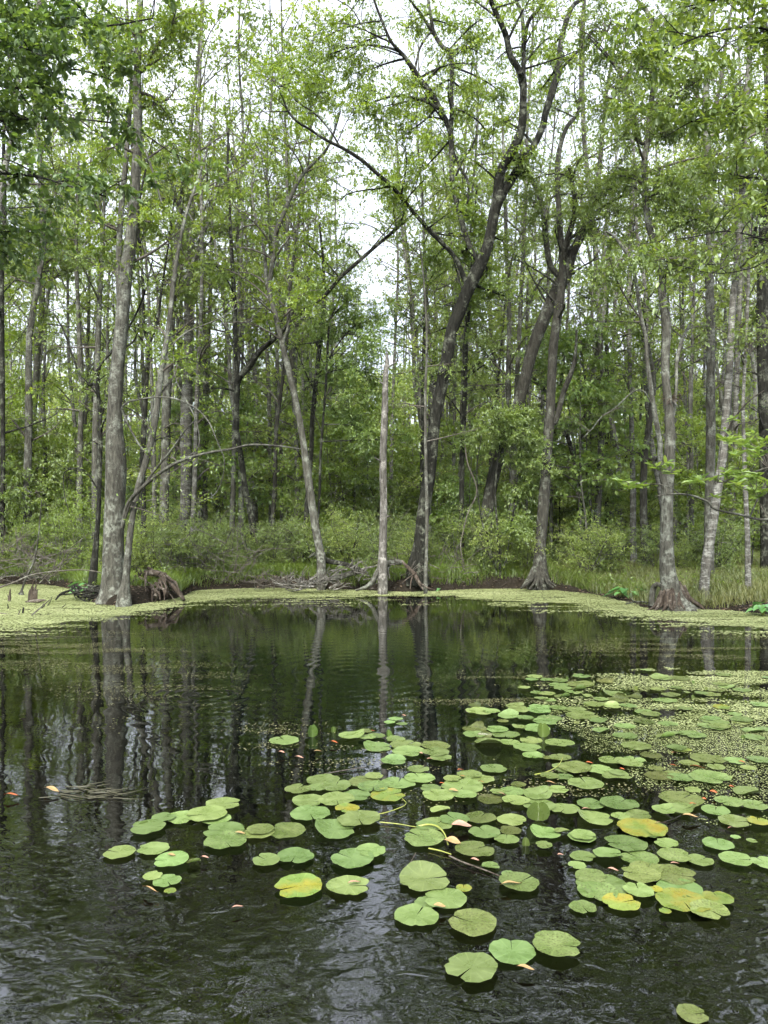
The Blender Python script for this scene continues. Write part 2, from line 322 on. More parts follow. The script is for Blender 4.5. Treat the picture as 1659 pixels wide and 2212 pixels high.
def padmat(name, base, lightc, spot, spots=.35, yellow=0.0, ycol=(.55,.47,.04)):
    m, n, l, out = nodemat(name); b = n.new('ShaderNodeBsdfPrincipled'); b.inputs['Roughness'].default_value = .38
    v = mapping(n, l, (1, 1, 1)); oi = n.new('ShaderNodeObjectInfo')
    ad = n.new('ShaderNodeVectorMath'); ad.operation = 'ADD'; l.new(v, ad.inputs[0])
    sc_ = n.new('ShaderNodeVectorMath'); sc_.operation = 'SCALE'; sc_.inputs['Scale'].default_value = 30
    cmb = n.new('ShaderNodeCombineXYZ'); l.new(oi.outputs['Random'], cmb.inputs[0]); l.new(oi.outputs['Random'], cmb.inputs[1])
    l.new(cmb.outputs[0], sc_.inputs[0]); l.new(sc_.outputs[0], ad.inputs[1]); v2 = ad.outputs[0]
    a1 = noise(n, l, v2, 9, 4); a2 = noise(n, l, v2, 90, 3, .7); a3 = noise(n, l, v2, 5.5, 3)
    r1 = ramp(n, [(.3, base), (.7, lightc)]); l.new(a1.outputs['Fac'], r1.inputs['Fac'])
    # radial veins
    sp = n.new('ShaderNodeSeparateXYZ'); l.new(v, sp.inputs[0])
    at = n.new('ShaderNodeMath'); at.operation = 'ARCTAN2'; l.new(sp.outputs['Y'], at.inputs[0]); l.new(sp.outputs['X'], at.inputs[1])
    mu = n.new('ShaderNodeMath'); mu.operation = 'MULTIPLY'; l.new(at.outputs[0], mu.inputs[0]); mu.inputs[1].default_value = 11
    co = n.new('ShaderNodeMath'); co.operation = 'COSINE'; l.new(mu.outputs[0], co.inputs[0])
    vr = ramp(n, [(.90, (0,0,0)), (.995, (.28,.28,.28))]); l.new(co.outputs[0], vr.inputs['Fac'])
    mxv = n.new('ShaderNodeMix'); mxv.data_type = 'RGBA'; l.new(vr.outputs['Color'], mxv.inputs[0]); l.new(r1.outputs['Color'], mxv.inputs[6])
    mxv.inputs[7].default_value = (*[min(1, q*1.6) for q in lightc], 1); cur = mxv.outputs[2]
    if yellow:
        ry = ramp(n, [(.56-yellow*.25, (0,0,0)), (.66-yellow*.25, (.55,.55,.55)), (.76-yellow*.25, (1,1,1))]); l.new(a3.outputs['Fac'], ry.inputs['Fac'])
        mxy = n.new('ShaderNodeMix'); mxy.data_type = 'RGBA'; l.new(ry.outputs['Color'], mxy.inputs[0]); l.new(cur, mxy.inputs[6]); mxy.inputs[7].default_value = (*ycol, 1); cur = mxy.outputs[2]
    rs = ramp(n, [(.70-spots*.2, (0,0,0)), (.74-spots*.2, (.8,.8,.8))]); l.new(a2.outputs['Fac'], rs.inputs['Fac'])
    mxs = n.new('ShaderNodeMix'); mxs.data_type = 'RGBA'; l.new(rs.outputs['Color'], mxs.inputs[0]); l.new(cur, mxs.inputs[6]); mxs.inputs[7].default_value = (*spot, 1)
    g = n.new('ShaderNodeNewGeometry'); mxb = n.new('ShaderNodeMix'); mxb.data_type = 'RGBA'; l.new(g.outputs['Backfacing'], mxb.inputs[0])
    l.new(mxs.outputs[2], mxb.inputs[6]); mxb.inputs[7].default_value = (.10, .15, .035, 1)
    hv = n.new('ShaderNodeHueSaturation'); m1 = n.new('ShaderNodeMapRange'); m1.inputs[3].default_value = .68; m1.inputs[4].default_value = 1.12; l.new(oi.outputs['Random'], m1.inputs[0])
    m2 = n.new('ShaderNodeMath'); m2.operation = 'FRACT'; m3 = n.new('ShaderNodeMath'); m3.operation = 'MULTIPLY'; m3.inputs[1].default_value = 7.3; l.new(oi.outputs['Random'], m3.inputs[0]); l.new(m3.outputs[0], m2.inputs[0])
    m4 = n.new('ShaderNodeMapRange'); m4.inputs[3].default_value = .475; m4.inputs[4].default_value = .515; l.new(m2.outputs[0], m4.inputs[0])
    l.new(m1.outputs[0], hv.inputs['Value']); l.new(m4.outputs[0], hv.inputs['Hue']); l.new(mxb.outputs[2], hv.inputs['Color'])
    class _o: outputs = [None, None, hv.outputs['Color']]
    mxb = _o; rn = ramp(n, [(.35, (.18,.18,.18)), (.65, (.5,.5,.5))]); l.new(a1.outputs['Fac'], rn.inputs['Fac']); l.new(rn.outputs['Color'], b.inputs['Roughness'])
    l.new(mxb.outputs[2], b.inputs['Base Color']); bp = n.new('ShaderNodeBump'); bp.inputs['Distance'].default_value = .008; bp.inputs['Strength'].default_value = .6
    l.new(a1.outputs['Fac'], bp.inputs['Height']); l.new(bp.outputs[0], b.inputs['Normal'])
    tr = n.new('ShaderNodeBsdfTranslucent'); l.new(mxb.outputs[2], tr.inputs['Color'])
    ms = n.new('ShaderNodeMixShader'); ms.inputs[0].default_value = .18; l.new(b.outputs[0], ms.inputs[1]); l.new(tr.outputs[0], ms.inputs[2])
    l.new(ms.outputs[0], out.inputs['Surface']); return m
M['pad'] = padmat('lily_pad_green', (.115,.175,.05), (.185,.26,.088), (.06,.08,.02), .25)
M['pad_spot'] = padmat('lily_pad_spotted', (.105,.16,.045), (.175,.235,.075), (.05,.05,.018), .75)
M['pad_yellow'] = padmat('lily_pad_yellowing', (.13,.20,.04), (.19,.26,.06), (.08,.055,.012), .5, .5, (.27,.24,.035))
M['pad_dull'] = padmat('lily_pad_olive', (.065,.09,.022), (.13,.155,.045), (.035,.035,.014), .8)
M['pad_brown'] = padmat('lily_pad_brown', (.15,.12,.05), (.22,.18,.075), (.07,.045,.02), .6, .3, (.30,.20,.09))
def plain(name, col, col2, rough=.6):
    m, n, l, out = nodemat(name); b = n.new('ShaderNodeBsdfPrincipled'); b.inputs['Roughness'].default_value = rough
    v = mapping(n, l, (1,1,1)); a = noise(n, l, v, 25, 4); r = ramp(n, [(.3, col), (.7, col2)]); l.new(a.outputs['Fac'], r.inputs['Fac'])
    l.new(r.outputs['Color'], b.inputs['Base Color']); l.new(b.outputs[0], out.inputs['Surface']); return m
M['orange'] = plain('orange_leaf', (.28,.06,.015), (.40,.12,.03)); M['pink'] = plain('pinkish_leaf', (.30,.15,.10), (.42,.26,.19))
M['tan'] = plain('tan_leaf', (.26,.16,.06), (.38,.26,.12)); M['stalk'] = plain('lily_stalk', (.17,.20,.035), (.26,.28,.06), .4)
M['arum'] = leafmat('arum_leaves', (.04,.13,.03), (.08,.22,.05), (.15,.34,.09), .3, .2, .3)

# ------------------------------------------------------------------ terrain and water (the setting)
shore_px = [(0,1262),(120,1266),(180,1284),(215,1303),(262,1309),(330,1300),(395,1290),(425,1277),(520,1272),(620,1270),(735,1274),(900,1278),
            (1010,1274),(1120,1272),(1240,1279),(1340,1298),(1420,1317),(1550,1319),(1659,1328)]
shore = [(-6,-8),(-6,4),(-6.3,8),(-7,11),(-8.6,14),(-11.2,18),(-11.4,20.5)]+[tuple(W(*p)[:2]) for p in shore_px]+[(8.6,13),(8,10),(7.3,7),(6.6,4),(6.6,-8)]
shore = catmull(np.array(shore), 4)
def shoredist(x, y):
    """signed distance to the water edge, + on land"""
    x = np.asarray(x, float); y = np.asarray(y, float); sh = x.shape; x = x.ravel(); y = y.ravel()
    dm = np.full(x.shape, 1e9); ins = np.zeros(x.shape, bool); n = len(shore)
    for i in range(n):
        a = shore[i]; b = shore[(i+1) % n]; d = b-a; L = (d**2).sum()+1e-12
        t = np.clip(((x-a[0])*d[0]+(y-a[1])*d[1])/L, 0, 1)
        dm = np.minimum(dm, (x-a[0]-t*d[0])**2+(y-a[1]-t*d[1])**2)
        c = ((a[1] > y) != (b[1] > y)) & (x < (b[0]-a[0])*(y-a[1])/(b[1]-a[1]+1e-12)+a[0]); ins ^= c
    return np.where(ins, -1, 1).reshape(sh)*np.sqrt(dm).reshape(sh)
def ground(x, y):
    x = np.asarray(x, float); y = np.asarray(y, float)
    s = shoredist(x, y)+(fbm(x*1.6, y*1.6, 3)-.5)*.35
    bank = .40-.26*np.clip((x-4.2)/1.5, 0, 1)-.14*np.clip((-x-4)/2, 0, 1)      # cut bank in the middle, low at both sides
    w = .22+.5*np.clip((x-4.2)/1.5, 0, 1)
    h = np.where(s > 0, bank*np.tanh(s/w)+.0, np.maximum(s*.9, -.8))
    return h + np.where(s > 0, 1, 0)*(np.tanh(np.maximum(s, 0)/4)*.18+(fbm(x*.35, y*.35, 9)-.5)*.35*np.tanh(np.maximum(s, 0)/3)+(fbm(x*4, y*4, 5)-.5)*.07*np.tanh(np.maximum(s,0)/.3))
def gz(x, y): return float(ground(np.array([x]), np.array([y]))[0])
gx = np.unique(np.concatenate([np.linspace(-12, 12, 230), 12*np.sinh(np.linspace(0, 4.2, 40))/np.sinh(1)/.85*.9+12, -(12*np.sinh(np.linspace(0, 4.2, 40))/np.sinh(1)/.85*.9+12)]))
gy = np.unique(np.concatenate([np.linspace(-300, -6, 12), np.linspace(-6, 14, 30), np.linspace(14, 26, 130), 26+12*np.sinh(np.linspace(0, 4.4, 50))]))
X, Y_ = np.meshgrid(gx, gy); Z = ground(X, Y_)
nx, ny = len(gx), len(gy); i = np.arange(ny-1)[:, None]*nx; j = np.arange(nx-1)[None, :]
mb = MB(); mb.add(np.stack([X, Y_, Z], -1), np.stack([i+j, i+j+1, i+nx+j+1, i+nx+j], -1)); o = mb.build('ground', [M['soil']])
tag(o, kind='structure')
mb = MB(); mb.add([(-14,-12,0),(14,-12,0),(14,24,0),(-14,24,0)], [[0,1,2,3]]); tag(mb.build('water', [M['water']]), kind='structure')

# ------------------------------------------------------------------ duckweed and floating debris (nobody could count it)
def poly_in(px, py, poly):
    ins = np.zeros(px.shape, bool); n = len(poly)
    for i in range(n):
        (ax, ay), (bx, by) = poly[i], poly[(i+1) % n]
        ins ^= ((ay > py) != (by > py)) & (px < (bx-ax)*(py-ay)/(by-ay+1e-12)+ax)
    return ins
def flecks(name, x0, x1, y0, y1, step, dens, mats, label, cat, z=.006, size=.62, tonef=None):
    nx_ = int((x1-x0)/step); ny_ = int((y1-y0)/step)
    x, y = np.meshgrid(np.linspace(x0, x1, nx_), np.linspace(y0, y1, ny_)); x = x.ravel(); y = y.ravel()
    x = x+rng.uniform(-.5, .5, x.shape)*step; y = y+rng.uniform(-.5, .5, y.shape)*step
    keep = (rng.uniform(0, 1, x.shape) < dens(x, y)) & (shoredist(x, y) < .12); x = x[keep]; y = y[keep]; n_ = len(x)
    a = rng.uniform(0, 6.28, n_); s = step*size*rng.uniform(.5, 1.3, n_); zz = z+rng.uniform(0, .003, n_)
    v = []
    for k in range(4):
        rr = s*rng.uniform(.7, 1.1, n_); th = a+k*math.pi/2; v.append(np.stack([x+np.cos(th)*rr, y+np.sin(th)*rr, zz+rng.uniform(0, .002, n_)], -1))
    mb = MB(); t = (tonef(x, y) if tonef else .5)+rng.normal(size=n_)*.13
    mb.add(np.stack(v, 1).reshape(-1, 3), np.arange(n_*4).reshape(-1, 4), 0, np.clip(t, 0, 1), False)
    return tag(mb.build(name, mats), label, cat, kind='stuff')
edge_px = [(-200,1375),(0,1362),(80,1352),(150,1343),(230,1334),(300,1322),(360,1312),(430,1300),(520,1293),(620,1289),(760,1288),(900,1286),(1000,1290),
           (1100,1296),(1180,1304),(1260,1311),(1340,1325),(1420,1337),(1520,1346),(1659,1362),(1900,1380)]
ew = np.array([W(*p)[:2] for p in edge_px])
def edgeY(x): 
    o_ = np.argsort(ew[:, 0]); return np.interp(x, ew[o_, 0], ew[o_, 1])
def strip_d(x, y):
    d = y-edgeY(x)+(fbm(x*.9, y*2.2, 31)-.5)*1.9; st = fbm(x*1.1, y*6, 33)
    full = np.clip(d/.35+.5, 0, 1)*np.clip(.45+(fbm(x*2.2, y*7, 35)-.25)*6, .3, 1); str_ = np.clip((st-.50)*9, 0, 1)*np.clip(1+d/2.2, 0, 1)*.75
    return np.clip(np.maximum(full, str_), 0, 1)
tf = lambda x, y: .55+(fbm(x*.7, y*2.5, 40)-.5)*1.3
flecks('duckweed', -11.5, 9, 12.2, 21.8, .032, strip_d, [M['weed']], 'pale green duckweed film floating along the far bank', 'duckweed', tonef=tf, size=.85)
def pix(x, y): return CX+x/y*F, CY+CAMH/y*F
mat_poly = [(1180,1462),(1300,1455),(1420,1447),(1560,1443),(1900,1436),(1900,1840),(1659,1822),(1560,1790),(1450,1740),(1360,1690),(1270,1600),(1160,1540),(1140,1495)]
def right_d(x, y):
    px, py = pix(x, y); ins = poly_in(px+(fbm(x*2, y*2, 50)-.5)*90, py+(fbm(x*2, y*2, 51)-.5)*40, mat_poly)
    st = fbm(x*.9, y*2.6, 52); hole = np.clip((st-.36)*7, 0, 1); fade = np.clip((1800-py)/250, .25, 1)*np.clip((px-1100)/350, .35, 1)
    return np.where(ins, hole*fade*.9, 0)
flecks('duckweed', 1.0, 8.5, 7.2, 10.6, .018, right_d, [M['weed']], 'thick duckweed mat spread among the far lily pads', 'duckweed', tonef=lambda x, y: .40+(fbm(x, y*3, 41)-.5)*1.5, size=.7)
flecks('duckweed', 1.0, 5.5, 4.4, 7.2, .0115, right_d, [M['weed']], 'speckled thinning duckweed between the nearer lily pads', 'duckweed', tonef=lambda x, y: .35+(fbm(x, y*3, 41)-.5)*1.0, size=.6)
def debris_d(x, y):
    px, py = pix(x, y); st = fbm(x*.9+y*.2, y*5.5, 61)
    a = np.exp(-((px-60)/330)**2)*np.exp(-((py-1400)/40)**2)*1.0
    a += np.exp(-((px-330)/200)**2)*np.exp(-((py-1480)/60)**2)*.35
    a += np.exp(-((px-600)/90)**2)*np.exp(-((py-1590)/22)**2)*.8
    a += np.exp(-((px-1100)/110)**2)*np.exp(-((py-1470)/14)**2)*1.2+np.exp(-((px-1050)/150)**2)*np.exp(-((py-1515)/9)**2)*1.1
    a += np.exp(-((px-1500)/260)**2)*np.exp(-((py-1400)/28)**2)*.9
    a += np.exp(-((px-780)/180)**2)*np.exp(-((py-1640)/30)**2)*.45+np.exp(-((px-1150)/180)**2)*np.exp(-((py-1720)/25)**2)*.8
    a += np.exp(-((px-1330)/150)**2)*np.exp(-((py-1760)/60)**2)*.5
    return np.clip((st-.47)*9, 0, 1)*np.clip(a, 0, 1)*.7
flecks('floating_debris', -7, 7.5, 5.2, 13, .017, debris_d, [M['debris']], 'streaks of dull floating plant bits on the open water', 'debris', tonef=lambda x, y: .45, size=.55)

# ------------------------------------------------------------------ trees: builders
PAR = []
def stem(mb, pts, Y, dY=0, sides=8, rough=.09, mat=0, ext=True, seed=0, flare=None, root=True, kmin=.12):
    """pts: (x, y, width) measured on the photo, at depth Y (+dY along the stem) -> world polyline"""
    pts = [p if len(p) > 2 else (*p, None) for p in pts]
    if not root and PAR and PAR[0] is mb:
        A = np.vstack([q_[:, :3] for q_ in PAR[1:]]); ax_, ay_ = proj(A); dd_ = np.hypot(ax_-pts[0][0], ay_-pts[0][1])
        if dd_.min() < 40: Y = float(A[dd_.argmin(), 1])
    ws = [p[2] for p in pts]; idx = [i for i, w in enumerate(ws) if w is not None]
    ws = np.interp(range(len(ws)), idx, [ws[i] for i in idx])
    s = np.linspace(0, 1, len(pts)); Ys = Y+dY*s**1.3 if np.isscalar(dY) else Y+np.interp(s, np.linspace(0, 1, len(dY)), dY)
    q = np.array([[*P(p[0], p[1], yy), w/2/F*yy] for p, w, yy in zip(pts, ws, Ys)])
    if ext and pts[-1][1] < 25:
        d = norm(q[-1, :3]-q[-2, :3]); d = norm(d+np.array([0, 0, .3])); q = np.vstack([q, [*(q[-1, :3]+d*.9), q[-1, 3]*.6], [*(q[-1, :3]+d*1.8+rng.normal(size=3)*.2), .01]])
    if root:
        g = gz(q[0, 0], q[0, 1]); 
        if q[0, 2] > g-.1: q = np.vstack([[q[0, 0], q[0, 1], g-.15, q[0, 3]*1.05], q])
        else: q[0, 2] = min(q[0, 2], g-.05)
    c = catmull(q, 6); tube(mb, c[:, :3], c[:, 3], sides, mat, .5, rough, seed, flare)
    if not PAR or PAR[0] is not mb: PAR[:] = [mb]
    PAR.append(c); return c
def sprout(mb, c, p, rad0=None):
    """boughs leaving stem c (n,4) between heights p['z0'],p['z1']"""
    n_ = max(2, int(p.get('n', 10)*THIN)); zz = c[:, 2]; ok = np.where((zz > p.get('z0', 3)) & (zz < min(p.get('z1', 40), ZMAX)))[0]
    if len(ok) < 2: return
    ii = rng.choice(ok, n_); S = c[ii, :3].copy(); a = rng.uniform(0, 6.28, n_); el_ = rng.uniform(*p.get('el', (.05, .8)), n_)
    d = np.stack([np.cos(a)*np.cos(el_), np.sin(a)*np.cos(el_), np.sin(el_)], -1)
    L = rng.uniform(*p.get('len', (.8, 2.2)), n_)[:, None]; boughs(mb, S, S+d*L, np.minimum(c[ii, 3]*.45, .035)+.004, p)
def clump(mb, stems, center, rad, n_, p, attach=True):
    """a mass of foliage round center, reached by a branch from the nearest stem point"""
    center = np.asarray(center, float)
    A = np.vstack([s[:, :4] for s in stems]); dd = np.linalg.norm((A[:, :3]-center)*np.array([1, 1, .8])+np.array([0, 0, 0]), axis=1)
    dd = dd+np.where(A[:, 2] > center[2]+.2, .8, 0); a = A[dd.argmin()]
    if attach and dd.min() > .25:
        r = min(a[3]*.6, .05); pts = bez(a[None, :3], center[None], .08, 8)[0]; tube(mb, pts, np.linspace(r, .012, 8), 5, 0)
        st = pts[3:]
    else: st = a[None, :3]*.3+center[None]*.7
    n_ = max(4, int(n_*.5)); S = st[rng.integers(0, len(st), n_)]; d = norm(rng.normal(size=(n_, 3))); E = center+d*rng.uniform(.35, 1, (n_, 1))*np.asarray(rad)
    boughs(mb, S, E, .012, p)
def tree(name, label, cat, base, bark, leaf, build, group=None):
    """build(trunk_mb, crown_mb) fills the two parts; returns the Empty"""
    t = MB(); c = MB(); build(t, c); e = empty(name, base); tag(e, label, cat, group)
    tr = t.build('trunk', [M[bark]], e, base)
    if c.v: c.build('crown', [M['twig' if bark in ('grey', 'pale') else bark], M[leaf]], e, base)
    return e
THIN = .33; ZMAX = 13.6
LP = dict(L=.077, W=.48, nt=5, nl=10, ns=6, lt=.35)      # ordinary foliage at about 20 m
def pp(**k): d = dict(LP); d.update(k); return d
def gpos(x, y_, off=.25):
    Y = (CAMH-off)*F/(y_-CY); return Y

# ------------------------------------------------------------------ the trees one can tell apart, traced stem by stem
def b_left(t, c):
    Y = 17.0
    a = stem(t, [(246,1300,62),(245,1270,50),(245,1200,43),(247,1105,42),(250,1005,44),(247,905,33),(253,805,29),(263,705,28),(271,605,27),(285,500,25),(292,400,22),(298,300,18),(296,200,18),(297,150,16),(300,50,14),(303,-5,13)], Y, 0, 14, .10, seed=1, flare=(.35, .45, 5, .3))
    b = stem(t, [(262,720,20),(259,660,15),(257,550,13),(262,450,12),(272,350,11),(280,250,9),(283,150,7),(275,20,5)], Y, .8, 8, root=False, seed=2)
    d = stem(t, [(297,160,9),(320,140,7),(335,100,6),(370,75,5),(372,50,4),(382,15,3)], Y, -1, 6, root=False)
    e = stem(t, [(288,128,8),(250,110,7),(225,95,6),(185,50,5),(135,0,4)], Y, .5, 6, root=False)
    f = stem(t, [(300,300,6),(320,340,5),(350,440,4)], Y, -.5, 5, root=False, ext=False)
    for s in (a, b): sprout(c, s, pp(n=16, z0=7, z1=18, len=(.8, 2.2)))
    for s in (d, e): sprout(c, s, pp(n=12, z0=9, z1=18, len=(.5, 1.6)))
    for (x, y, r, k) in [(330,120,1.1,14),(240,60,1.2,14),(380,40,1.0,14),(200,120,1.0,12),(350,230,.9,10),(210,330,.8,10),(330,480,.8,10),(225,520,.8,10)]:
        clump(c, [a, b, d, e], P(x, y, Y+rng.uniform(-.8, 1.2)), (r, r, r*.7), k, pp(tone=.0))
base = (P(246,1300,17)[0], 17.0, 0.1)
tree('tree', 'tall pale grey tree with thick root flare on the duckweed-edged island', 'tree', base, 'grey', 'lf_yellow', b_left)

def b_sap(t, c):
    a = stem(t, [(267,1306,34),(268,1285,28),(272,1250,17),(276,1200,15),(284,1130,13),(298,1055,14),(320,980,14),(335,910,14),(345,830,13),(352,780,12),(362,720,11),(370,655,10),(382,560,8),(400,470,7),(430,380,5),(455,300,4)], 16.4, .8, 10, seed=3, flare=(.25, .5, 4, 1))
    b = stem(t, [(264,1140,10),(275,1090,8),(300,1060,8),(350,1018,8),(400,992,7),(450,978,6),(500,970,5),(540,961,5),(600,963,3),(650,970,2)], 16.6, -1.8, 6, root=False, ext=False)
    d = stem(t, [(268,1125,7),(285,1080,6),(310,1050,6),(335,1015,5),(360,985,4),(378,962,4),(400,930,3),(424,905,3)], 16.6, -1.2, 6, root=False, ext=False)
    e = stem(t, [(320,980,6),(300,960,5),(265,890,5),(275,870,4),(300,863,4),(340,858,4),(380,862,4),(420,880,3),(450,910,3),(470,955,2)], 16.6, -1.4, 6, root=False, ext=False)
    f = stem(t, [(345,830,6),(365,760,5),(400,720,4),(470,690,3),(520,660,2)], 16.7, .8, 5, root=False, ext=False)
    g = stem(t, [(400,992,4),(430,960,3),(420,900,3),(380,820,3),(375,760,2)], 16.0, .8, 5, root=False, ext=False)
    h = stem(t, [(470,955,3),(485,1000,2),(470,1060,2),(430,1085,2),(395,1080,1.5)], 15.6, .4, 4, root=False, ext=False)
    for s in (b, d, e, g, h): sprout(c, s, pp(n=7, z0=1.5, z1=9, len=(.4, 1.1), nl=2, nt=4, el=(-.6, .7)))
    sprout(c, a, pp(n=16, z0=4.5, z1=16, len=(.6, 1.8)))
    sprout(c, f, pp(n=8, z0=4, z1=16, len=(.4, 1.2), nl=5))
tree('tree', 'small pale leaning tree with bare arching boughs in front of the big grey trunk', 'tree', (P(267,1306,16.4)[0], 16.4, .05), 'grey', 'lf_yellow', b_sap)

def b_darkslim(t, c):
    Y = 17.9
    a = stem(t, [(200,1262,20),(203,1230,17),(208,1170,12),(213,1105,10),(216,1000,10),(217,905,9),(212,850,8),(205,830,7),(190,830,6),(170,805,5),(140,720,4),(115,675,3)], Y, .5, 7, ext=False, seed=4)
    b = stem(t, [(214,880,7),(213,800,6),(250,750,5),(285,695,5),(310,640,4),(330,560,3)], Y, -.8, 6, root=False)
    d = stem(t, [(217,905,6),(240,820,5),(262,760,5),(290,735,4),(300,700,3)], Y, .6, 6, root=False, ext=False)
    e = stem(t, [(190,830,4),(230,770,4),(262,740,3)], Y, -.4, 5, root=False, ext=False)
    g = stem(t, [(213,1060,4),(180,1015,3),(140,1020,3),(140,1070,2),(150,1110,2)], Y, -.6, 5, root=False, ext=False)
    for s in (a, b, d): sprout(c, s, pp(n=10, z0=3.4, z1=9, len=(.5, 1.4), nl=6))
    sprout(c, g, pp(n=4, z0=1.5, z1=4, len=(.3, .8), nl=2))
tree('tree', 'slender dark crooked sapling beside the big grey trunk', 'tree', (P(200,1262,17.9)[0], 17.9, .2), 'dark', 'lf_mid', b_darkslim)

def simple(label, bark, leaf, Y, pts, dY=0, limbs=(), cl=(), sp=None, sides=9, flare=None, seed=0, name='tree', cat='tree', ext=True, group=None, rough=.09):
    def f(t, c):
        S = [stem(t, pts, Y, dY, sides, rough, seed=seed, flare=flare, ext=ext)]
        for lm in limbs:
            l_, dy_ = (lm[0], lm[1]) if isinstance(lm, tuple) and isinstance(lm[0], list) else (lm, rng.uniform(-1, 1))
            y0 = Y+(dy_ if False else 0); S.append(stem(t, l_, y0, dy_, 7, root=False, ext=l_[-1][1] < 25, seed=seed+1))
        sprout(c, S[0], pp(n=14, z0=3, z1=13, len=(.5, 1.8), nl=1, ns=5, nt=3, el=(-.1, .9)))
        if sp:
            for k in range(len(S)):
                q = dict(sp); q['n'] = sp['n'] if k == 0 else max(3, int(sp['n']*.5)); sprout(c, S[k], q)
        for (x, y, r, k, *rest) in cl: clump(c, S, P(x, y, Y+(rest[0] if rest else rng.uniform(-.8, .8))), (r, r, r*.65), k, pp(**(rest[1] if len(rest) > 1 else {})))
    x0, y0 = pts[0][0], pts[0][1]; b = P(x0, y0, Y); g = gz(b[0], b[1])
    return tree(name, label, cat, (b[0], b[1], g), bark, leaf, f, group)

simple('dark slender forked tree behind the small pale leaning tree', 'dark', 'lf_mid', 21, [(310,1200,14),(310,1105,12),(308,1000,11),(312,905,11),(317,805,10),(320,745,9),(310,695,7),(308,600,6),(300,450,5),(330,300,3)],
       limbs=[[(320,745,7),(340,695,6),(350,620,5),(365,520,4),(380,400,3)]], sp=pp(n=22, z0=5.5, z1=16, len=(.6, 2)))
simple('grey trunk leaning slightly right behind the arching boughs', 'grey', 'lf_mid', 24, [(352,1190,22),(357,1005,20),(360,855,19),(367,755,17),(372,655,15),(380,560,13),(390,450,11),(405,330,9),(420,200,7),(440,0,5)],
       limbs=[[(367,755,8),(345,690,6),(335,600,5),(300,520,4)],[(372,655,9),(420,560,7),(450,480,5),(480,380,4)]], sp=pp(n=30, z0=6, z1=19, len=(1, 2.6), L=.12))
simple('thick blotchy whitish trunk behind the arching boughs', 'pale', 'lf_mid', 26, [(400,1185,26),(400,1130,25),(402,1030,25),(402,905,25),(405,830,22),(407,755,20),(407,630,19),(410,600,18),(413,520,15),(415,450,13),(420,330,10),(430,200,8),(436,0,6)],
       limbs=[[(410,600,8),(440,500,6),(460,420,5)],[(413,520,7),(380,430,5),(360,340,4)]], sp=pp(n=30, z0=8, z1=20, len=(1, 2.8), L=.12))
simple('dark crooked tree whose main limb arches far out over the clearing', 'dark', 'lf_yellow', 21.5, [(546,1180,15),(545,1125,14),(530,1055,13),(520,985,12),(510,930,13),(512,855,12),(515,820,14),(540,790,13),(560,760,12),(595,730,10),(630,695,9),(670,660,8),(700,640,8),(730,605,8),(740,595,8),(780,560,8),(820,525,7),(850,500,6),(900,455,4)], dY=-2.2,
       limbs=[([(515,820,9),(508,755,9),(507,655,10),(505,625,9),(500,540,8),(495,430,6),(492,340,5),(495,270,4)],1.0),([(560,760,4),(583,735,3),(582,700,2)],-.5),([(820,525,5),(865,480,4),(880,430,3),(915,390,2)],-2)],
       sp=pp(n=22, z0=7.5, z1=16, len=(.5, 1.8), L=.09), ext=False)
simple('tall mossy dark trunk leaning toward the fallen log at the bank', 'grey', 'lf_yellow', 19.8, [(694,1205,20),(692,1195,18),(680,1130,18),(665,1030,18),(655,955,15),(642,880,14),(625,805,14),(610,745,12),(595,680,11),(582,625,11),(590,560,10),(597,500,10),(607,475,10),(630,420,9),(655,375,8),(700,330,6),(720,290,5),(735,240,4)], dY=1.0, seed=8,
       limbs=[([(610,745,7),(625,700,6),(640,655,5),(668,600,4)],-.5),([(582,625,8),(575,605,9),(570,540,7),(545,430,5),(550,330,4)],.8)],
       sp=pp(n=34, z0=6.5, z1=16, len=(.7, 2.2), L=.09), ext=False)
simple('slim dark trunk just behind the leaning mossy tree', 'dark', 'lf_mid', 22, [(660,1190,11),(662,1105,11),(672,980,10),(675,905,10),(687,780,10),(695,715,9),(700,600,7),(690,480,5)], limbs=[[(695,715,5),(720,680,4),(760,640,3)]], sp=pp(n=14, z0=6, z1=15, len=(.6, 1.6)))
simple('thin dark sapling with forked top beside the broken snag', 'dark', 'lf_bright', 21, [(682,1180,6),(690,1080,6),(692,990,6),(700,885,5),(704,830,5),(707,780,5),(712,700,4),(735,640,3)], limbs=[[(707,780,4),(740,730,3),(770,700,2)],[(704,800,3),(690,760,2),(680,700,2)]],
       cl=[(760,650,1.1,16),(740,720,1.2,16),(800,700,1.0,14),(700,720,.8,8),(780,770,1.3,18),(730,800,1.1,12),(820,820,1.1,12),(790,860,1.1,12),(770,920,1.1,10),(820,950,.9,8),(720,880,.8,7)])
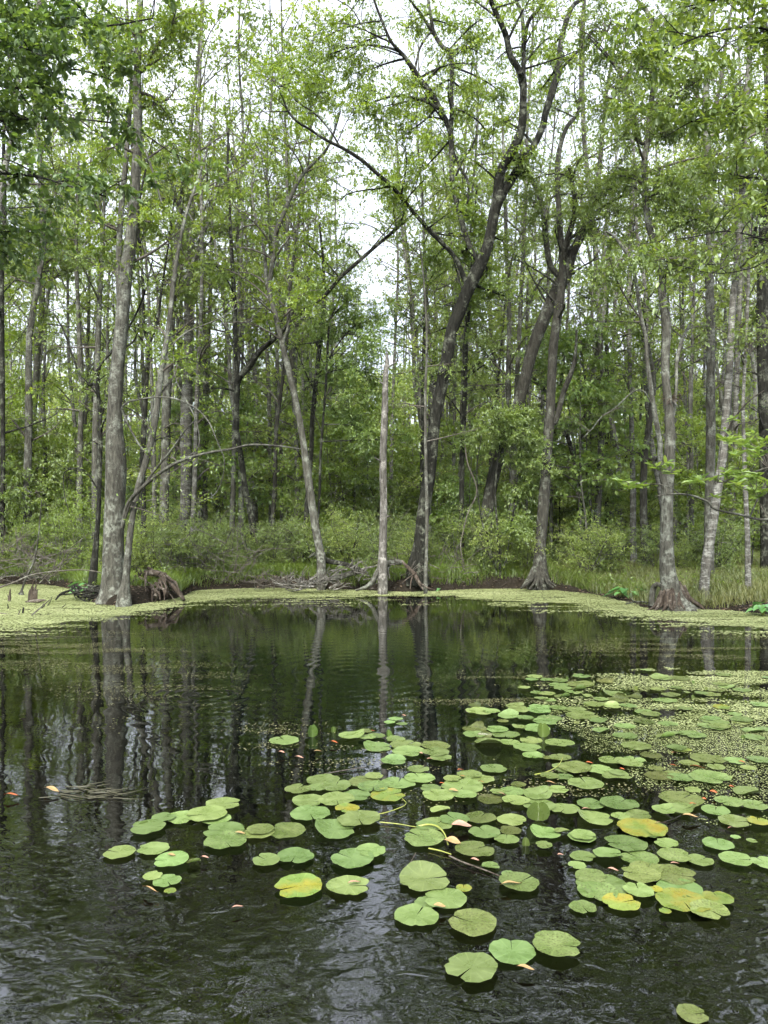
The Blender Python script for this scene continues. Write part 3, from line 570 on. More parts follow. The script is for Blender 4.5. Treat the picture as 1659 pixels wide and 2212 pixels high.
# big dark tree in the middle
def b_mid(t, c):
    Y = 19.6
    tr = stem(t, [(900,1225,40),(903,1205,34),(907,1180,29),(911,1140,28),(915,1105,28),(930,1005,26),(940,905,25),(955,830,26),(965,780,27),(975,720,26),(990,680,28),(1005,640,27),(1030,585,29),(1050,540,25),(1060,500,23),(1070,450,24),(1083,415,28)], Y, -.6, 14, .10, ext=False, seed=11, flare=(.4, .5, 5, 2))
    Yt = Y-.6
    def L(pts, dy, s=8, **k): return stem(t, pts, Yt, dy, s, root=False, **k)
    A = L([(1070,450,20),(1076,405,22),(1080,375,21),(1095,345,21),(1115,310,20),(1127,275,18),(1130,225,16),(1130,175,16),(1124,155,14)], -1.0, 10)
    A1 = stem(t, [(1128,185,14),(1120,150,14),(1102,120,14),(1092,75,13),(1070,25,11),(1060,0,10)], Yt-1, -.6, 8, root=False)
    A2 = stem(t, [(1130,200,11),(1131,125,10),(1130,60,9),(1125,25,8),(1115,0,7)], Yt-1, .6, 8, root=False)
    A3 = stem(t, [(1131,110,7),(1140,50,9),(1160,25,8),(1175,0,8)], Yt-.8, -.4, 7, root=False)
    B = L([(1078,430,18),(1100,395,20),(1125,355,17),(1150,320,15),(1170,280,15),(1180,240,15),(1195,190,16),(1208,150,14),(1210,100,11),(1225,40,11),(1240,10,9),(1262,-5,7)], 1.5, 9)
    B2 = stem(t, [(1208,155,6),(1220,140,6),(1245,115,5),(1257,100,4),(1265,88,3)], Yt+1, -.3, 6, root=False, ext=False)
    C = L([(1040,572,14),(1018,540,13),(1005,505,12),(990,450,12),(977,390,12),(975,325,12),(973,275,12)], 1.0, 8)
    C1 = stem(t, [(976,300,10),(965,265,12),(950,235,13),(930,200,13),(905,170,13),(890,145,12),(870,118,9),(845,90,7),(825,45,6),(808,0,5)], Yt+1, -.8, 8, root=False)
    C2 = stem(t, [(973,285,10),(976,240,10),(975,200,9),(975,120,9),(955,100,9),(937,70,9),(930,30,7),(925,0,6)], Yt+1, .7, 8, root=False)
    C3 = stem(t, [(937,75,7),(925,55,7),(905,25,6),(882,-5,5)], Yt+1.5, -.3, 7, root=False)
    C4 = stem(t, [(897,150,5),(905,110,5),(920,82,5),(936,65,4)], Yt+.5, .9, 6, root=False, ext=False)
    C5 = stem(t, [(848,95,3),(810,75,3),(760,55,2.5),(730,50,2)], Yt+.3, -.5, 5, root=False, ext=False)
    C6 = stem(t, [(840,90,4),(790,65,3),(760,20,3),(720,-5,2)], Yt+.3, .5, 5, root=False, ext=False)
    D = L([(1012,625,12),(985,560,11),(955,525,10),(930,500,10),(895,460,9),(865,425,9),(845,400,9),(820,380,8),(780,345,8),(740,320,7),(700,300,6),(670,280,5),(645,265,5),(625,245,4),(612,215,3),(605,200,2)], -2.2, 8, ext=False)
    D2 = stem(t, [(735,318,5),(715,285,4),(680,245,4),(640,218,3),(620,190,2)], Yt-1.9, -.3, 5, root=False, ext=False)
    D3 = stem(t, [(845,402,5),(815,408,4),(780,412,3),(750,420,3),(735,435,2)], Yt-1.2, .7, 5, root=False, ext=False)
    E = stem(t, [(1003,640,4),(985,580,3),(975,545,3),(970,540,2)], Yt, .5, 5, root=False, ext=False)
    G = stem(t, [(985,380,5),(1000,345,5),(1018,320,5),(1030,290,4)], Yt+.6, -.4, 5, root=False, ext=False)
    H = stem(t, [(975,315,4),(995,365,6),(1008,385,6),(1012,420,5),(1003,470,4)], Yt+.6, -.8, 5, root=False, ext=False)
    q = pp(L=.085, W=.42, hang=.5, z0=6.5, z1=22)
    for s, k in ((A, 8), (A1, 16), (A2, 16), (A3, 10), (B, 18), (C, 8), (C1, 18), (C2, 16), (C3, 10), (D, 26), (D2, 10), (D3, 6), (G, 5)):
        z = dict(q); z['n'] = int(k*.8); z['len'] = (.5, 1.7); z['nl'] = 9 if s is not D else 11; sprout(c, s, z)
    for (x, y, r, k, dy) in [(1020,480,.9,20,-1.2),(1085,520,.9,18,-1.0),(980,560,.9,18,-1),(1050,600,.8,14,-1.2),(940,560,.8,12,-1),(1000,650,.7,10,-1),(1090,640,.7,10,-1),
                         (700,200,1.3,26,-2),(660,150,1.2,22,-1.5),(760,250,1.3,24,-2),(620,210,1.2,20,-2),(830,230,1.2,22,0),(780,160,1.2,20,0),(860,300,1.2,12,1.5),(900,380,1.1,10,2),(700,60,1.2,14,1),(780,40,1.1,12,1),(900,230,1,14,1.5),
                         (940,150,1,14,1),(880,60,1,14,1),(990,60,1.1,16,1),(1040,120,1.1,16,1),(1030,220,1.1,18,1.2),(1060,300,1.1,18,1.5),(1080,200,1,14,1.5),(1040,40,1,14,.5),(1180,110,1,14,.8),(1160,200,1,12,1),(690,90,1.1,16,-1),(740,120,1.0,14,-1)]:
        clump(c, [A, A1, A2, B, C, C1, C2, D, D2, tr], P(x, y, Y+.4+max(dy, 0)), (r, r, r*.75), int(k*.55), pp(L=.085, W=.42, hang=.5, tone=.05 if y < 400 else -.15))
tree('tree', 'big dark tree in the middle forking into many black spreading limbs', 'tree', (P(900,1225,19.6)[0], 19.6, .45), 'dark', 'lf_yellow', b_mid)
simple('thin pale stem growing against the base of the big dark forked tree', 'grey', 'lf_mid', 18.9, [(919,1262,9),(921,1200,8),(922,1105,8),(920,1000,7),(919,855,6),(922,730,5),(915,600,4),(905,520,3)], dY=.3, sp=pp(n=10, z0=4, z1=10, len=(.3, .9), nl=5), ext=False)
simple('slim straight dark tree just right of the big dark forked tree', 'dark', 'lf_mid', 21, [(997,1205,12),(997,1105,11),(998,1000,11),(1002,905,11),(1005,805,11),(1007,730,10),(1012,680,9),(1018,590,7),(1025,500,5),(1030,400,4)], limbs=[[(1005,820,4),(1040,780,3),(1070,760,2)],[(1002,905,4),(970,860,3),(950,850,2)]],
       sp=pp(n=26, z0=5, z1=14, len=(.6, 1.7)))
# dead snag
def rr_s(a, b): return rng.uniform(a, b)
def b_snag():
    Y = 18.8; t = MB()
    c = stem(t, [(827,1225,23),(827,1190,19),(829,1105,17),(828,1000,16),(831,900,15),(832,850,13),(834,800,11),(836,782,7)], Y, 0, 14, .2, ext=False, seed=21, flare=(.3, .35, 5, 0))
    for zz_, an in ((.35, .4), (.5, 2.6), (.62, 1.2), (.78, 3.4), (.88, .2)):
        q_ = c[int(zz_*len(c))]; d_ = np.array([math.cos(an), -.5, .5]); tube(t, np.array([q_[:3], q_[:3]+d_*.12, q_[:3]+d_*rr_s(.16, .34)]), [.03, .02, .008], 5)
    for k in range(7):
        a = k/7*6.28; b0 = c[-1, :3]+np.array([math.cos(a), math.sin(a), 0])*c[-1, 3]*.75; hh = rng.uniform(.02, .5)
        tube(t, np.array([b0-[0,0,.08], b0, b0+[0, 0, hh]]), [.03, .024, .003], 4)
    e = empty('snag', (c[0,0], c[0,1], gz(c[0,0], c[0,1]))); tag(e, 'broken dead trunk with jagged top, pale below and brown above', 'dead tree')
    t.build('trunk', [M['snag']], e, e.location)
b_snag()
simple('big brown trunk leaning right and rising behind the dark green shrub', 'brown', 'lf_mid', 21.5, [(1046,1210,32),(1045,1180,28),(1050,1130,28),(1060,1055,27),(1085,960,25),(1120,870,24),(1135,815,26),(1150,755,26),(1170,700,27),(1190,655,28),(1210,615,28),(1225,590,26),(1235,550,22),(1255,510,18),(1275,465,14),(1290,400,11),(1300,310,9),(1310,200,7),(1330,90,5)], dY=-1.2, seed=22, sides=12,
       limbs=[([(1222,595,16),(1218,560,14),(1225,520,13),(1240,465,12),(1240,420,10),(1230,360,8)],-1.2),([(1215,605,12),(1190,575,13),(1180,525,13),(1172,450,12),(1155,400,11),(1135,360,9),(1120,300,7)],.6),([(1255,510,8),(1300,450,6),(1350,420,4)],-1)],
       cl=[(1180,470,1.2,7,-1),(1260,420,1.3,10,-2),(1120,450,1.1,7,-.6),(1310,400,1.2,10,-2),(1300,500,1,9,-2),(1150,390,1,8,-2),(1330,460,.9,8,-2)], sp=pp(n=12, z0=9.5, z1=16, len=(.6, 1.8)))
simple('straight brown trunk with swollen base and a broken dead side limb', 'brown', 'lf_mid', 20.0, [(1165,1250,44),(1166,1225,32),(1167,1180,25),(1172,1120,25),(1175,1080,25),(1180,1005,22),(1185,930,22),(1190,855,20),(1195,755,20),(1205,680,20),(1212,630,18),(1215,560,15),(1208,470,12),(1205,350,11),(1222,280,9),(1250,240,8),(1255,175,8),(1255,75,8),(1262,0,6)], dY=1.5, seed=23, sides=12, flare=(.25, .6, 5, 1),
       limbs=[([(1190,920,10),(1202,905,12),(1215,855,12),(1222,835,12),(1230,815,11),(1240,785,9),(1243,760,7),(1245,735,6),(1245,712,5)],-.6)], sp=pp(n=18, z0=8, z1=18, len=(.7, 2)))
simple('thin brown stem leaning left behind the trunk with the broken limb', 'brown', 'lf_mid', 24, [(1275,1200,10),(1270,1180,10),(1260,1105,10),(1247,1030,10),(1230,955,9),(1210,905,8),(1190,860,8),(1160,825,7),(1130,790,5)], ext=False, sp=pp(n=8, z0=4, z1=9, len=(.5, 1.3)))
# big right tree standing in the duckweed edge
def b_right(t, c):
    Y = 15.95
    a = stem(t, [(1456,1316,72),(1452,1290,48),(1446,1255,38),(1442,1230,34),(1440,1180,30),(1440,1130,27),(1442,1055,25),(1447,955,22),(1446,900,19),(1442,855,17),(1438,820,17),(1437,780,18),(1439,705,19),(1430,630,17),(1432,600,16),(1425,575,15),(1415,530,14),(1400,480,14),(1395,425,13),(1392,350,13),(1400,300,13),(1405,240,12),(1412,175,11),(1415,100,10),(1410,60,9),(1395,20,8),(1375,-2,7)], Y, 1.2, 14, .11, seed=31, flare=(.22, .75, 7, .6))
    b = stem(t, [(1436,1060,12),(1430,1030,12),(1426,990,12),(1425,955,12),(1418,915,11),(1412,880,11),(1405,830,10),(1398,780,9),(1395,730,9),(1388,700,9),(1382,670,8),(1375,615,8),(1370,590,7),(1362,560,7),(1330,515,6),(1310,500,4)], Y, -.5, 8, root=False, ext=False)
    d = stem(t, [(1417,95,6),(1422,85,7),(1435,50,6),(1450,10,6),(1456,0,5)], Y+1, -.2, 7, root=False)
    e = stem(t, [(1400,300,6),(1385,310,8),(1376,270,8),(1367,240,8),(1350,185,8),(1330,145,7),(1305,115,6),(1270,80,4)], Y+.8, -.8, 7, root=False, ext=False)
    f = stem(t, [(1447,960,6),(1460,850,6),(1462,780,8),(1475,730,8),(1490,700,5)], Y, 1.2, 6, root=False, ext=False)
    h = stem(t, [(1412,880,4),(1390,845,3),(1365,848,3),(1330,880,2.5),(1300,900,2),(1280,925,2),(1260,945,1.5)], Y-.3, -1.2, 5, root=False, ext=False)
    for s, k in ((a, 34), (b, 16), (d, 8), (e, 16), (f, 6)): sprout(c, s, pp(n=k, z0=5.8, z1=18, len=(.6, 1.9)))
    sprout(c, h, pp(n=10, z0=3, z1=6, len=(.2, .8), nl=0))
    for (x, y, r, k, dy) in [(1480,380,1,20,0),(1520,470,1,18,0),(1350,260,1,16,0),(1460,250,1,18,.5),(1300,200,.9,14,.5),(1500,180,1,16,0),(1380,130,1,14,.5),(1320,50,1,14,0),(1560,330,.9,12,0),(1460,560,.8,12,0),(1340,560,.8,12,-.5),(1480,60,1,16,0)]:
        clump(c, [a, b, d, e], P(x, y, Y+dy), (r, r, r*.7), k, pp(tone=-.05))
tree('tree', 'crooked grey tree with a fanned root base standing in the duckweed edge', 'tree', (P(1456,1316,15.95)[0], 15.95, .02), 'grey', 'lf_mid', b_right)
simple('whitish blotched trunk leaning right, just behind the fanned root base', 'pale', 'lf_mid', 16.6, [(1518,1306,30),(1520,1290,22),(1523,1250,20),(1527,1205,20),(1540,1130,19),(1550,1055,19),(1562,980,18),(1567,905,16),(1575,805,16),(1580,705,14),(1585,630,14),(1590,600,14),(1600,475,13),(1605,350,12),(1610,250,12),(1620,100,11),(1622,0,10)], dY=1.4, seed=33, sides=12, flare=(.2, .6, 5, 1),
       limbs=[[(1600,475,5),(1570,430,4),(1530,400,3)]], sp=pp(n=22, z0=7, z1=18, len=(.7, 2)))
simple('straight grey trunk right of the crooked tree, its bark pale and even', 'grey', 'lf_mid', 19.5, [(1531,1250,24),(1532,1105,20),(1535,955,20),(1535,830,19),(1535,705,18),(1532,605,17),(1532,575,17),(1535,450,17),(1527,300,16),(1525,200,14),(1535,100,10),(1540,0,8)], seed=34, sides=11,
       limbs=[([(1537,265,9),(1552,200,8),(1562,140,8),(1572,60,7),(1585,0,6)],.6)], sp=pp(n=26, z0=8, z1=19, len=(.8, 2.2)))
simple('thin spotted stem rising from the bank near the arum leaves', 'pale', 'lf_mid', 16.9, [(1617,1295,16),(1616,1270,14),(1615,1180,12),(1610,1055,10),(1607,955,8),(1605,880,7),(1608,805,7),(1610,755,7),(1615,655,7),(1618,560,6),(1622,460,5)], sp=pp(n=16, z0=5, z1=14, len=(.5, 1.4)), seed=35)
simple('thick dark trunk at the frame edge', 'dark', 'lf_dark', 22, [(1656,1250,26),(1655,1105,25),(1652,905,25),(1647,730,24),(1650,550,24),(1655,400,20),(1660,250,16),(1655,100,12),(1650,0,10)], sp=pp(n=26, z0=7, z1=20, len=(.8, 2.4)), limbs=[[(1650,560,9),(1630,520,8),(1640,460,6),(1655,400,5)]], seed=36, sides=12)
simple('pale slim trunk deep between the two right trees', 'pale', 'lf_mid', 27, [(1580,1200,15),(1580,1155,14),(1583,1055,14),(1588,905,12),(1593,755,12),(1595,705,11),(1600,600,10),(1605,450,8),(1600,250,6),(1595,50,4)], sp=pp(n=22, z0=8, z1=22, len=(.8, 2.4), L=.12))
simple('grey trunk at the far left edge with forked crown', 'grey', 'lf_mid', 27, [(54,1200,18),(55,1130,18),(60,1030,16),(75,855,13),(82,755,12),(87,705,12),(95,550,12),(92,450,10),(85,330,8),(70,200,6),(60,60,5)], limbs=[[(97,560,7),(115,520,7),(105,470,6),(92,440,5),(90,380,4)],[(95,550,6),(120,620,3),(125,640,3)]], sp=pp(n=34, z0=8, z1=22, len=(1, 2.6), L=.12))
simple('dark straight trunk at the very left edge', 'dark', 'lf_dark', 23, [(4,1220,12),(5,1150,11),(6,1000,10),(5,800,10),(4,605,9),(10,450,8),(8,300,7),(20,120,6),(30,0,5)], sp=pp(n=26, z0=5, z1=19, len=(.8, 2.2)))
simple('leaning pale trunk crossing the upper left foliage', 'pale', 'lf_mid', 20, [(-60,1150,16),(-45,900,15),(-20,640,14),(5,400,13),(28,280,12),(40,150,12),(60,80,12),(90,0,12)], sp=pp(n=22, z0=8, z1=20, len=(.8, 2.2)))
for (lab, bark, Y, pts) in [
    ('short grey stem left of the slender dark sapling', 'grey', 25, [(172,1170,14),(172,1060,13),(173,955,12),(176,850,11),(170,700,9),(165,520,7),(170,330,5)]),
    ('grey stem just behind the slender dark sapling', 'grey', 23, [(206,1190,16),(206,955,15),(210,800,12),(215,650,10),(222,500,8),(230,350,6)]),
    ('twin grey stem under the arching limb', 'grey', 24, [(498,1185,14),(500,1155,14),(503,1080,11),(505,1005,11),(508,900,10),(506,800,9),(512,690,8),(520,560,6),(525,420,5)]),
    ('grey trunk seen low between the bare boughs and the mossy tree', 'grey', 30, [(443,1170,12),(443,1050,11),(446,900,10),(450,750,9),(455,600,8),(460,400,6),(466,200,4)]),
    ('thin grey trunk left of the mossy leaning tree', 'grey', 27, [(608,1180,8),(608,1080,8),(606,950,8),(600,800,7),(596,680,6),(600,520,5)]),
    ('dark stem left of the big forked tree', 'dark', 24, [(912,1140,9),(911,1030,9),(914,900,9),(915,780,9),(918,680,7),(915,560,5)]),
    ('pale stem between snag and big forked tree', 'pale', 29, [(847,1165,8),(845,1080,8),(846,950,7),(850,830,7),(855,700,6),(860,560,5),(850,400,4)]),
    ('grey stem third from the big forked tree', 'grey', 25, [(975,1180,9),(978,1105,9),(980,1000,8),(982,900,7),(984,760,7),(986,600,5)]),
    ('grey trunk behind the dark green shrub', 'grey', 24.5, [(1103,1200,18),(1104,1130,17),(1108,1060,16),(1105,960,13),(1100,880,12),(1098,815,11),(1100,700,10),(1095,560,9),(1090,400,7),(1085,250,5)]),
    ('thin grey stem left of the trunk with broken limb', 'grey', 26, [(1138,1190,8),(1137,1105,8),(1135,1005,7),(1133,900,7),(1136,760,6),(1140,600,5)]),
    ('slim grey stem right behind the trunk with broken limb', 'grey', 25, [(1190,1200,10),(1190,1155,9),(1191,1055,8),(1196,960,7),(1225,700,6),(1230,520,5)]),
    ('dark stem with sky behind, right of the broken limb', 'dark', 28, [(1312,1150,9),(1311,1050,9),(1311,905,9),(1311,800,9),(1310,755,8),(1312,640,7),(1318,500,5)]),
    ('pale stem with sky behind, right of the broken limb', 'pale', 28, [(1322,1150,8),(1322,900,8),(1324,780,8),(1328,680,8),(1330,640,8),(1345,600,7),(1360,500,5),(1365,350,4)]),
    ('grey mottled trunk deep behind the crooked tree', 'pale', 24, [(1368,1190,15),(1367,1155,14),(1367,1055,13),(1364,905,10),(1360,800,10),(1359,655,10),(1362,560,8),(1368,400,6),(1370,250,5)]),
    ('brown trunk hidden in leaves behind the crooked tree', 'brown', 23, [(1392,1185,17),(1390,1105,16),(1391,1005,15),(1400,930,13),(1412,830,11),(1400,750,9),(1385,690,7)]),
    ('slim grey stem between crooked tree and straight trunk', 'grey', 26, [(1495,1180,8),(1496,1055,8),(1492,900,8),(1496,760,7),(1500,600,6),(1505,440,4)]),
    ('leaning grey fork in the upper right canopy', 'grey', 24, [(1290,1130,14),(1300,900,13),(1295,700,12),(1288,560,12),(1275,430,11),(1262,300,10),(1258,150,9),(1262,0,8)])]:
    simple(lab, bark, 'lf_mid' if bark != 'pale' else 'lf_yellow', Y, pts, sp=pp(n=20, z0=6.5 if Y > 24 else 5.5, z1=20, len=(.8, 2.2), L=.115, nl=7))

# ------------------------------------------------------------------ branches reaching in over the pond from trees standing beside the frame
def over_left(t, c):
    Y = 9.0
    tr = catmull(np.array([[-6.9,9,-.1,.2],[-6.8,9,2,.17],[-6.6,9.1,5,.15],[-6.5,9.2,8,.12],[-6.4,9.2,11,.08],[-6.2,9.3,13,.02]]), 6); tube(t, tr[:, :3], tr[:, 3], 10, 0, .5, .1, 5, (.3, .5, 5, 0))
    S = []
    for pts, dy in (([(-420,420,9),(-200,330,8),(-80,285,7),(0,262,6),(100,255,5),(200,260,4),(290,278,3),(370,330,2)], 0), ([(-420,520,9),(-220,430,8),(-60,385,7),(0,375,6),(60,378,6),(95,385,5),(150,402,4),(230,425,3)], -.5),
                    ([(-420,300,9),(-200,220,8),(-60,180,6),(50,190,5),(150,150,4),(250,175,2)], .6), ([(-400,160,9),(-180,80,8),(-40,30,6),(100,30,5),(220,55,4),(330,40,3)], 0),
                    ([(-400,220,9),(-200,100,7),(0,90,5),(90,120,3)], -1), ([(-420,640,8),(-200,560,6),(-60,520,4),(20,500,3)], .3)):
        S.append(stem(t, pts, Y, dy, 7, root=False, ext=False))
        q = S[-1]; tt = q[q[:, 0] > -5.0]; sprout(c, tt, pp(n=32, z0=1, z1=9, len=(.3, .9), el=(-.35, .35), L=.085, W=.6, nt=4, nl=7, ns=5, flat=.25, up=1.1, lt=.25, lsmax=.5, shape=1))
tree('tree', 'tree beside the pond whose leafy boughs hang in the top left foreground', 'tree', (-6.9, 9, 0.1), 'dark', 'lf_dark', over_left)
def over_right(t, c):
    Y = 10.0
    tr = catmull(np.array([[7.9,9.6,-.1,.2],[7.9,9.6,2,.17],[7.8,9.7,5,.15],[7.6,9.8,8,.12],[7.5,9.9,11,.08],[7.4,10,13,.02]]), 6); tube(t, tr[:, :3], tr[:, 3], 10, 0, .5, .1, 6, (.3, .5, 5, 0))
    for pts, dy, nl, n_ in (([(2100,300,9),(1900,180,8),(1750,100,6),(1640,60,5),(1540,70,4),(1440,110,3),(1380,150,2)], -.5, 6, 26), ([(2100,420,9),(1850,330,7),(1700,260,5),(1580,240,4),(1500,260,3),(1430,300,2)], 0, 6, 24),
                    ([(2100,140,9),(1900,20,7),(1740,-20,5),(1600,-10,4),(1480,15,3)], 0, 6, 24), ([(2100,600,7),(1800,550,6),(1659,520,5),(1610,505,4),(1560,500,3),(1500,512,2),(1460,520,1.5)], -.4, 3, 10),
                    ([(1640,510,3),(1600,520,3),(1565,560,3),(1520,630,2),(1470,700,1.5)], -.4, 1, 8), ([(2100,500,7),(1850,440,6),(1700,400,4),(1620,385,3),(1540,390,2)], .3, 5, 18),
                    ([(1659,560,3),(1620,580,2.5),(1540,590,2),(1440,565,1.5)], 0, 1, 6)):
        q = stem(t, pts, Y, dy, 7, root=False, ext=False); tt = q[q[:, 0] < 5.5]
        sprout(c, tt, pp(n=int(n_*1.7), z0=1, z1=9, len=(.3, .9), el=(-.35, .35), L=.095, W=.5, nt=4, nl=nl, ns=5, flat=.25, up=1.0, lt=.25, lsmax=.5, shape=1))
tree('tree', 'tree beside the pond whose leafy boughs hang in the top right foreground', 'tree', (7.9, 9.6, 0.1), 'dark', 'lf_mid', over_right)
def rosette(c, pts_, L=.16, k=9, W_=.34):
    m_ = len(pts_); pos = np.repeat(np.asarray(pts_), k, 0)+rng.normal(size=(m_*k, 3))*.012; a = rng.uniform(0, 6.28, m_*k)
    ax = np.stack([np.cos(a), np.sin(a), rng.uniform(-.2, .8, m_*k)], -1)
    leaves(c, pos, ax, L, W_, 1, np.clip(rng.normal(.6, .2, m_*k), 0, 1), 1.0, 1)
def over_mag(t, c):
    Y = 10.4
    tr = catmull(np.array([[7.6,11.6,-.1,.1],[7.5,11.4,1.4,.09],[7.3,11.2,3,.07],[7.2,11.2,4.6,.04],[7.2,11.3,6,.01]]), 6); tube(t, tr[:, :3], tr[:, 3], 9, 0, .5, .1, 7)
    A = stem(t, [(1930,1030,7),(1800,1100,7),(1659,1122,6),(1600,1112,6),(1545,1100,5),(1530,1085,5),(1500,1072,5),(1470,1067,4),(1440,1068,3),(1415,1072,2)], 11, -.5, 7, root=False, ext=False)
    B = stem(t, [(1620,1116,4),(1640,1070,3),(1655,1040,3)], 10.7, 0, 6, root=False, ext=False)
    D = stem(t, [(1930,960,6),(1780,980,5),(1659,1010,4),(1600,1030,3),(1540,1045,2)], 11, -.4, 6, root=False, ext=False)
    G = stem(t, [(1470,1067,3),(1440,1050,2.5),(1400,1045,2),(1360,1045,1.5)], 10.6, -.2, 5, root=False, ext=False)
    H = stem(t, [(1440,1068,2),(1430,1030,2),(1425,1005,1.5)], 10.55, 0, 5, root=False, ext=False)
    pts_ = [P(x+rng.normal()*4, y+rng.normal()*4, 10.5+rng.normal()*.12) for (x, y) in [(1350,1042),(1358,1050),(1380,1055),(1395,1050),(1420,1008),(1432,1015),(1440,1000),(1450,1020),(1500,1045),(1510,1035),(1540,1040),(1560,950),(1575,955),(1600,1030),(1610,1018),(1630,1040),(1640,1025),(1590,1050),(1655,1035),(1650,990),(1630,970),(1600,965),(1620,1000),(1540,1075),(1645,1055),(1570,1020),(1655,950),(1585,990)]]
    for q in pts_:
        A_ = np.vstack([A, B, D, G, H]); k = np.linalg.norm(A_[:, :3]-q, axis=1).argmin(); tube(c, np.array([A_[k, :3], (A_[k, :3]+q)/2+[0, 0, .02], q]), [.006, .005, .003], 4, 0)
    rosette(c, pts_, .15, 10)
    extra = [P(x, y, 11.2+rng.normal()*.2) for x, y in zip(rng.uniform(1560, 1700, 26), rng.uniform(900, 1080, 26))]
    for q in extra:
        A_ = np.vstack([A, D]); k = np.linalg.norm(A_[:, :3]-q, axis=1).argmin(); tube(c, np.array([A_[k, :3], (A_[k, :3]+q)/2+[0, 0, .03], q]), [.006, .005, .003], 4, 0)
    rosette(c, extra, .14, 9)
tree('tree', 'low bough with bright rosettes of long leaves reaching in from the bank', 'tree', (7.6, 11.6, 0.1), 'grey', 'lf_bright', over_mag)

# ------------------------------------------------------------------ prototypes for the wood behind, then copies
SCR = []
def copy_thing(src, loc, rz, sc, label, group):
    c = src.copy(); link(c); c.location = loc; c.rotation_euler.z = rz; c.scale = (sc,)*3; c['label'] = label; c['group'] = group
    for ch in src.children:
        d = ch.copy(); link(d); d.parent = c
    return c
def proto_tree(k):
    t = MB(); c = MB(); H = rng.uniform(15, 20); r0 = rng.uniform(.055, .15); lean = rng.normal(size=2)*.9
    z = np.linspace(-.2, H, 9); wob = np.cumsum(rng.normal(size=(9, 2))*.12, 0); wob -= wob[0]
    q = np.column_stack([lean[0]*(np.maximum(z, 0)/H)**1.5+wob[:, 0], lean[1]*(np.maximum(z, 0)/H)**1.5+wob[:, 1], z, r0*(1-.85*np.clip(z/H, 0, 1))])
    a = catmull(q, 3); tube(t, a[:, :3], a[:, 3], 7, 0, .5, .1, k, (.25, .5, 4, k)); S = [a]
    for j in range(rng.integers(3, 6)):
        i0 = rng.integers(len(a)//3, len(a)-4); b = a[i0]; an = rng.uniform(0, 6.28); L = rng.uniform(2, 4.5)
        d = np.array([math.cos(an)*.55, math.sin(an)*.55, .8]); s = np.linspace(0, 1, 5)
        qq = np.column_stack([b[0]+d[0]*L*s+rng.normal(size=5)*.1*s, b[1]+d[1]*L*s+rng.normal(size=5)*.1*s, b[2]+d[2]*L*s**.9, b[3]*.55*(1-.8*s)])
        qq = catmull(qq, 2); tube(t, qq[:, :3], qq[:, 3], 5, 0); S.append(qq)
    P_ = dict(L=.112, W=.5, nt=4, nl=7, ns=6, lt=.4, lsmax=1.0)
    sprout(c, a, dict(P_, n=4, z0=H*.42, z1=H*.85, len=(1, 2.6)))
    sprout(c, a, dict(P_, n=4, z0=2, z1=H*.3, len=(.5, 1.4), nl=5)); sprout(c, a, dict(P_, n=7, z0=H*.55, z1=H, len=(1, 2.2), nl=1, el=(.3, 1)))
    for s in S[1:]: sprout(c, s, dict(P_, n=3, z0=2, z1=40, len=(.8, 2)))
    return t, c
def proto_sapling(k):
    t = MB(); c = MB(); H = rng.uniform(4, 7.5); S = []
    for j in range(rng.integers(1, 3)):
        ln = rng.normal(size=2)*.6; z = np.linspace(-.1, H*rng.uniform(.7, 1), 6); q = np.column_stack([ln[0]*(np.maximum(z, 0)/H)**1.3+rng.normal(size=6)*.05, ln[1]*(np.maximum(z, 0)/H)**1.3+rng.normal(size=6)*.05, z, .035*(1-.85*np.clip(z/H, 0, 1))])
        a = catmull(q, 3); tube(t, a[:, :3], a[:, 3], 5, 0); S.append(a)
    for a in S: sprout(c, a, dict(L=.12, W=.55, nt=4, nl=7, ns=6, lt=.35, lsmax=.8, n=18, z0=H*.12, z1=H, len=(.5, 1.7), el=(-.1, .6), flat=.3, up=.9))
    return t, c
def proto_shrub(k):
    t = MB(); c = MB(); H = rng.uniform(1.2, 2.4); S = []
    for j in range(6):
        a = rng.uniform(0, 6.28); r = rng.uniform(.2, 1.1); z = np.linspace(-.1, H*rng.uniform(.5, 1), 5); s = z/H
        q = catmull(np.column_stack([math.cos(a)*r*s, math.sin(a)*r*s, z, .014*(1-.7*np.clip(s, 0, 1))]), 2); tube(t, q[:, :3], q[:, 3], 4, 0); S.append(q)
    for a in S: sprout(c, a, dict(L=.062, W=.42, nt=4, nl=6, ns=5, lt=.25, lsmax=.5, n=6, z0=.1, z1=H, len=(.3, .8), el=(-.2, .9)))
    return t, c
THIN = 1.0; ZMAX = 40
def make_protos(fn, n_, name, barks, leafs, cat):
    out = []
    for k in range(n_):
        t, c = fn(k); e = empty(name, (0, 0, 0)); tag(e, 'x', cat)
        tr = t.build('trunk' if name != 'shrub' else 'stems', [M[barks[k % len(barks)]]], e); c.build('crown' if name != 'shrub' else 'foliage', [M['twig'], M[leafs[k % len(leafs)]]], e)
        out.append(e)
    return out
def gapw(x, y):
    p_ = CX+x/y*F; return 0 if 795 < p_ < 862 else .35 if 690 < p_ < 905 or 1225 < p_ < 1400 else 1
def scatter(n_, y0, y1, dmin, seed, wfun=None, spread=.53):
    r_ = np.random.default_rng(seed); out = []; tries = 0
    while len(out) < n_ and tries < 20000:
        tries += 1; y = y0+(y1-y0)*r_.uniform()**.85; x = r_.uniform(-spread, spread)*y
        if shoredist(np.array([x]), np.array([y]))[0] < .5: continue
        if wfun and r_.uniform() > wfun(x, y): continue
        if all((x-a)**2+(y-b)**2 > dmin**2 for a, b in out): out.append((x, y))
    return out
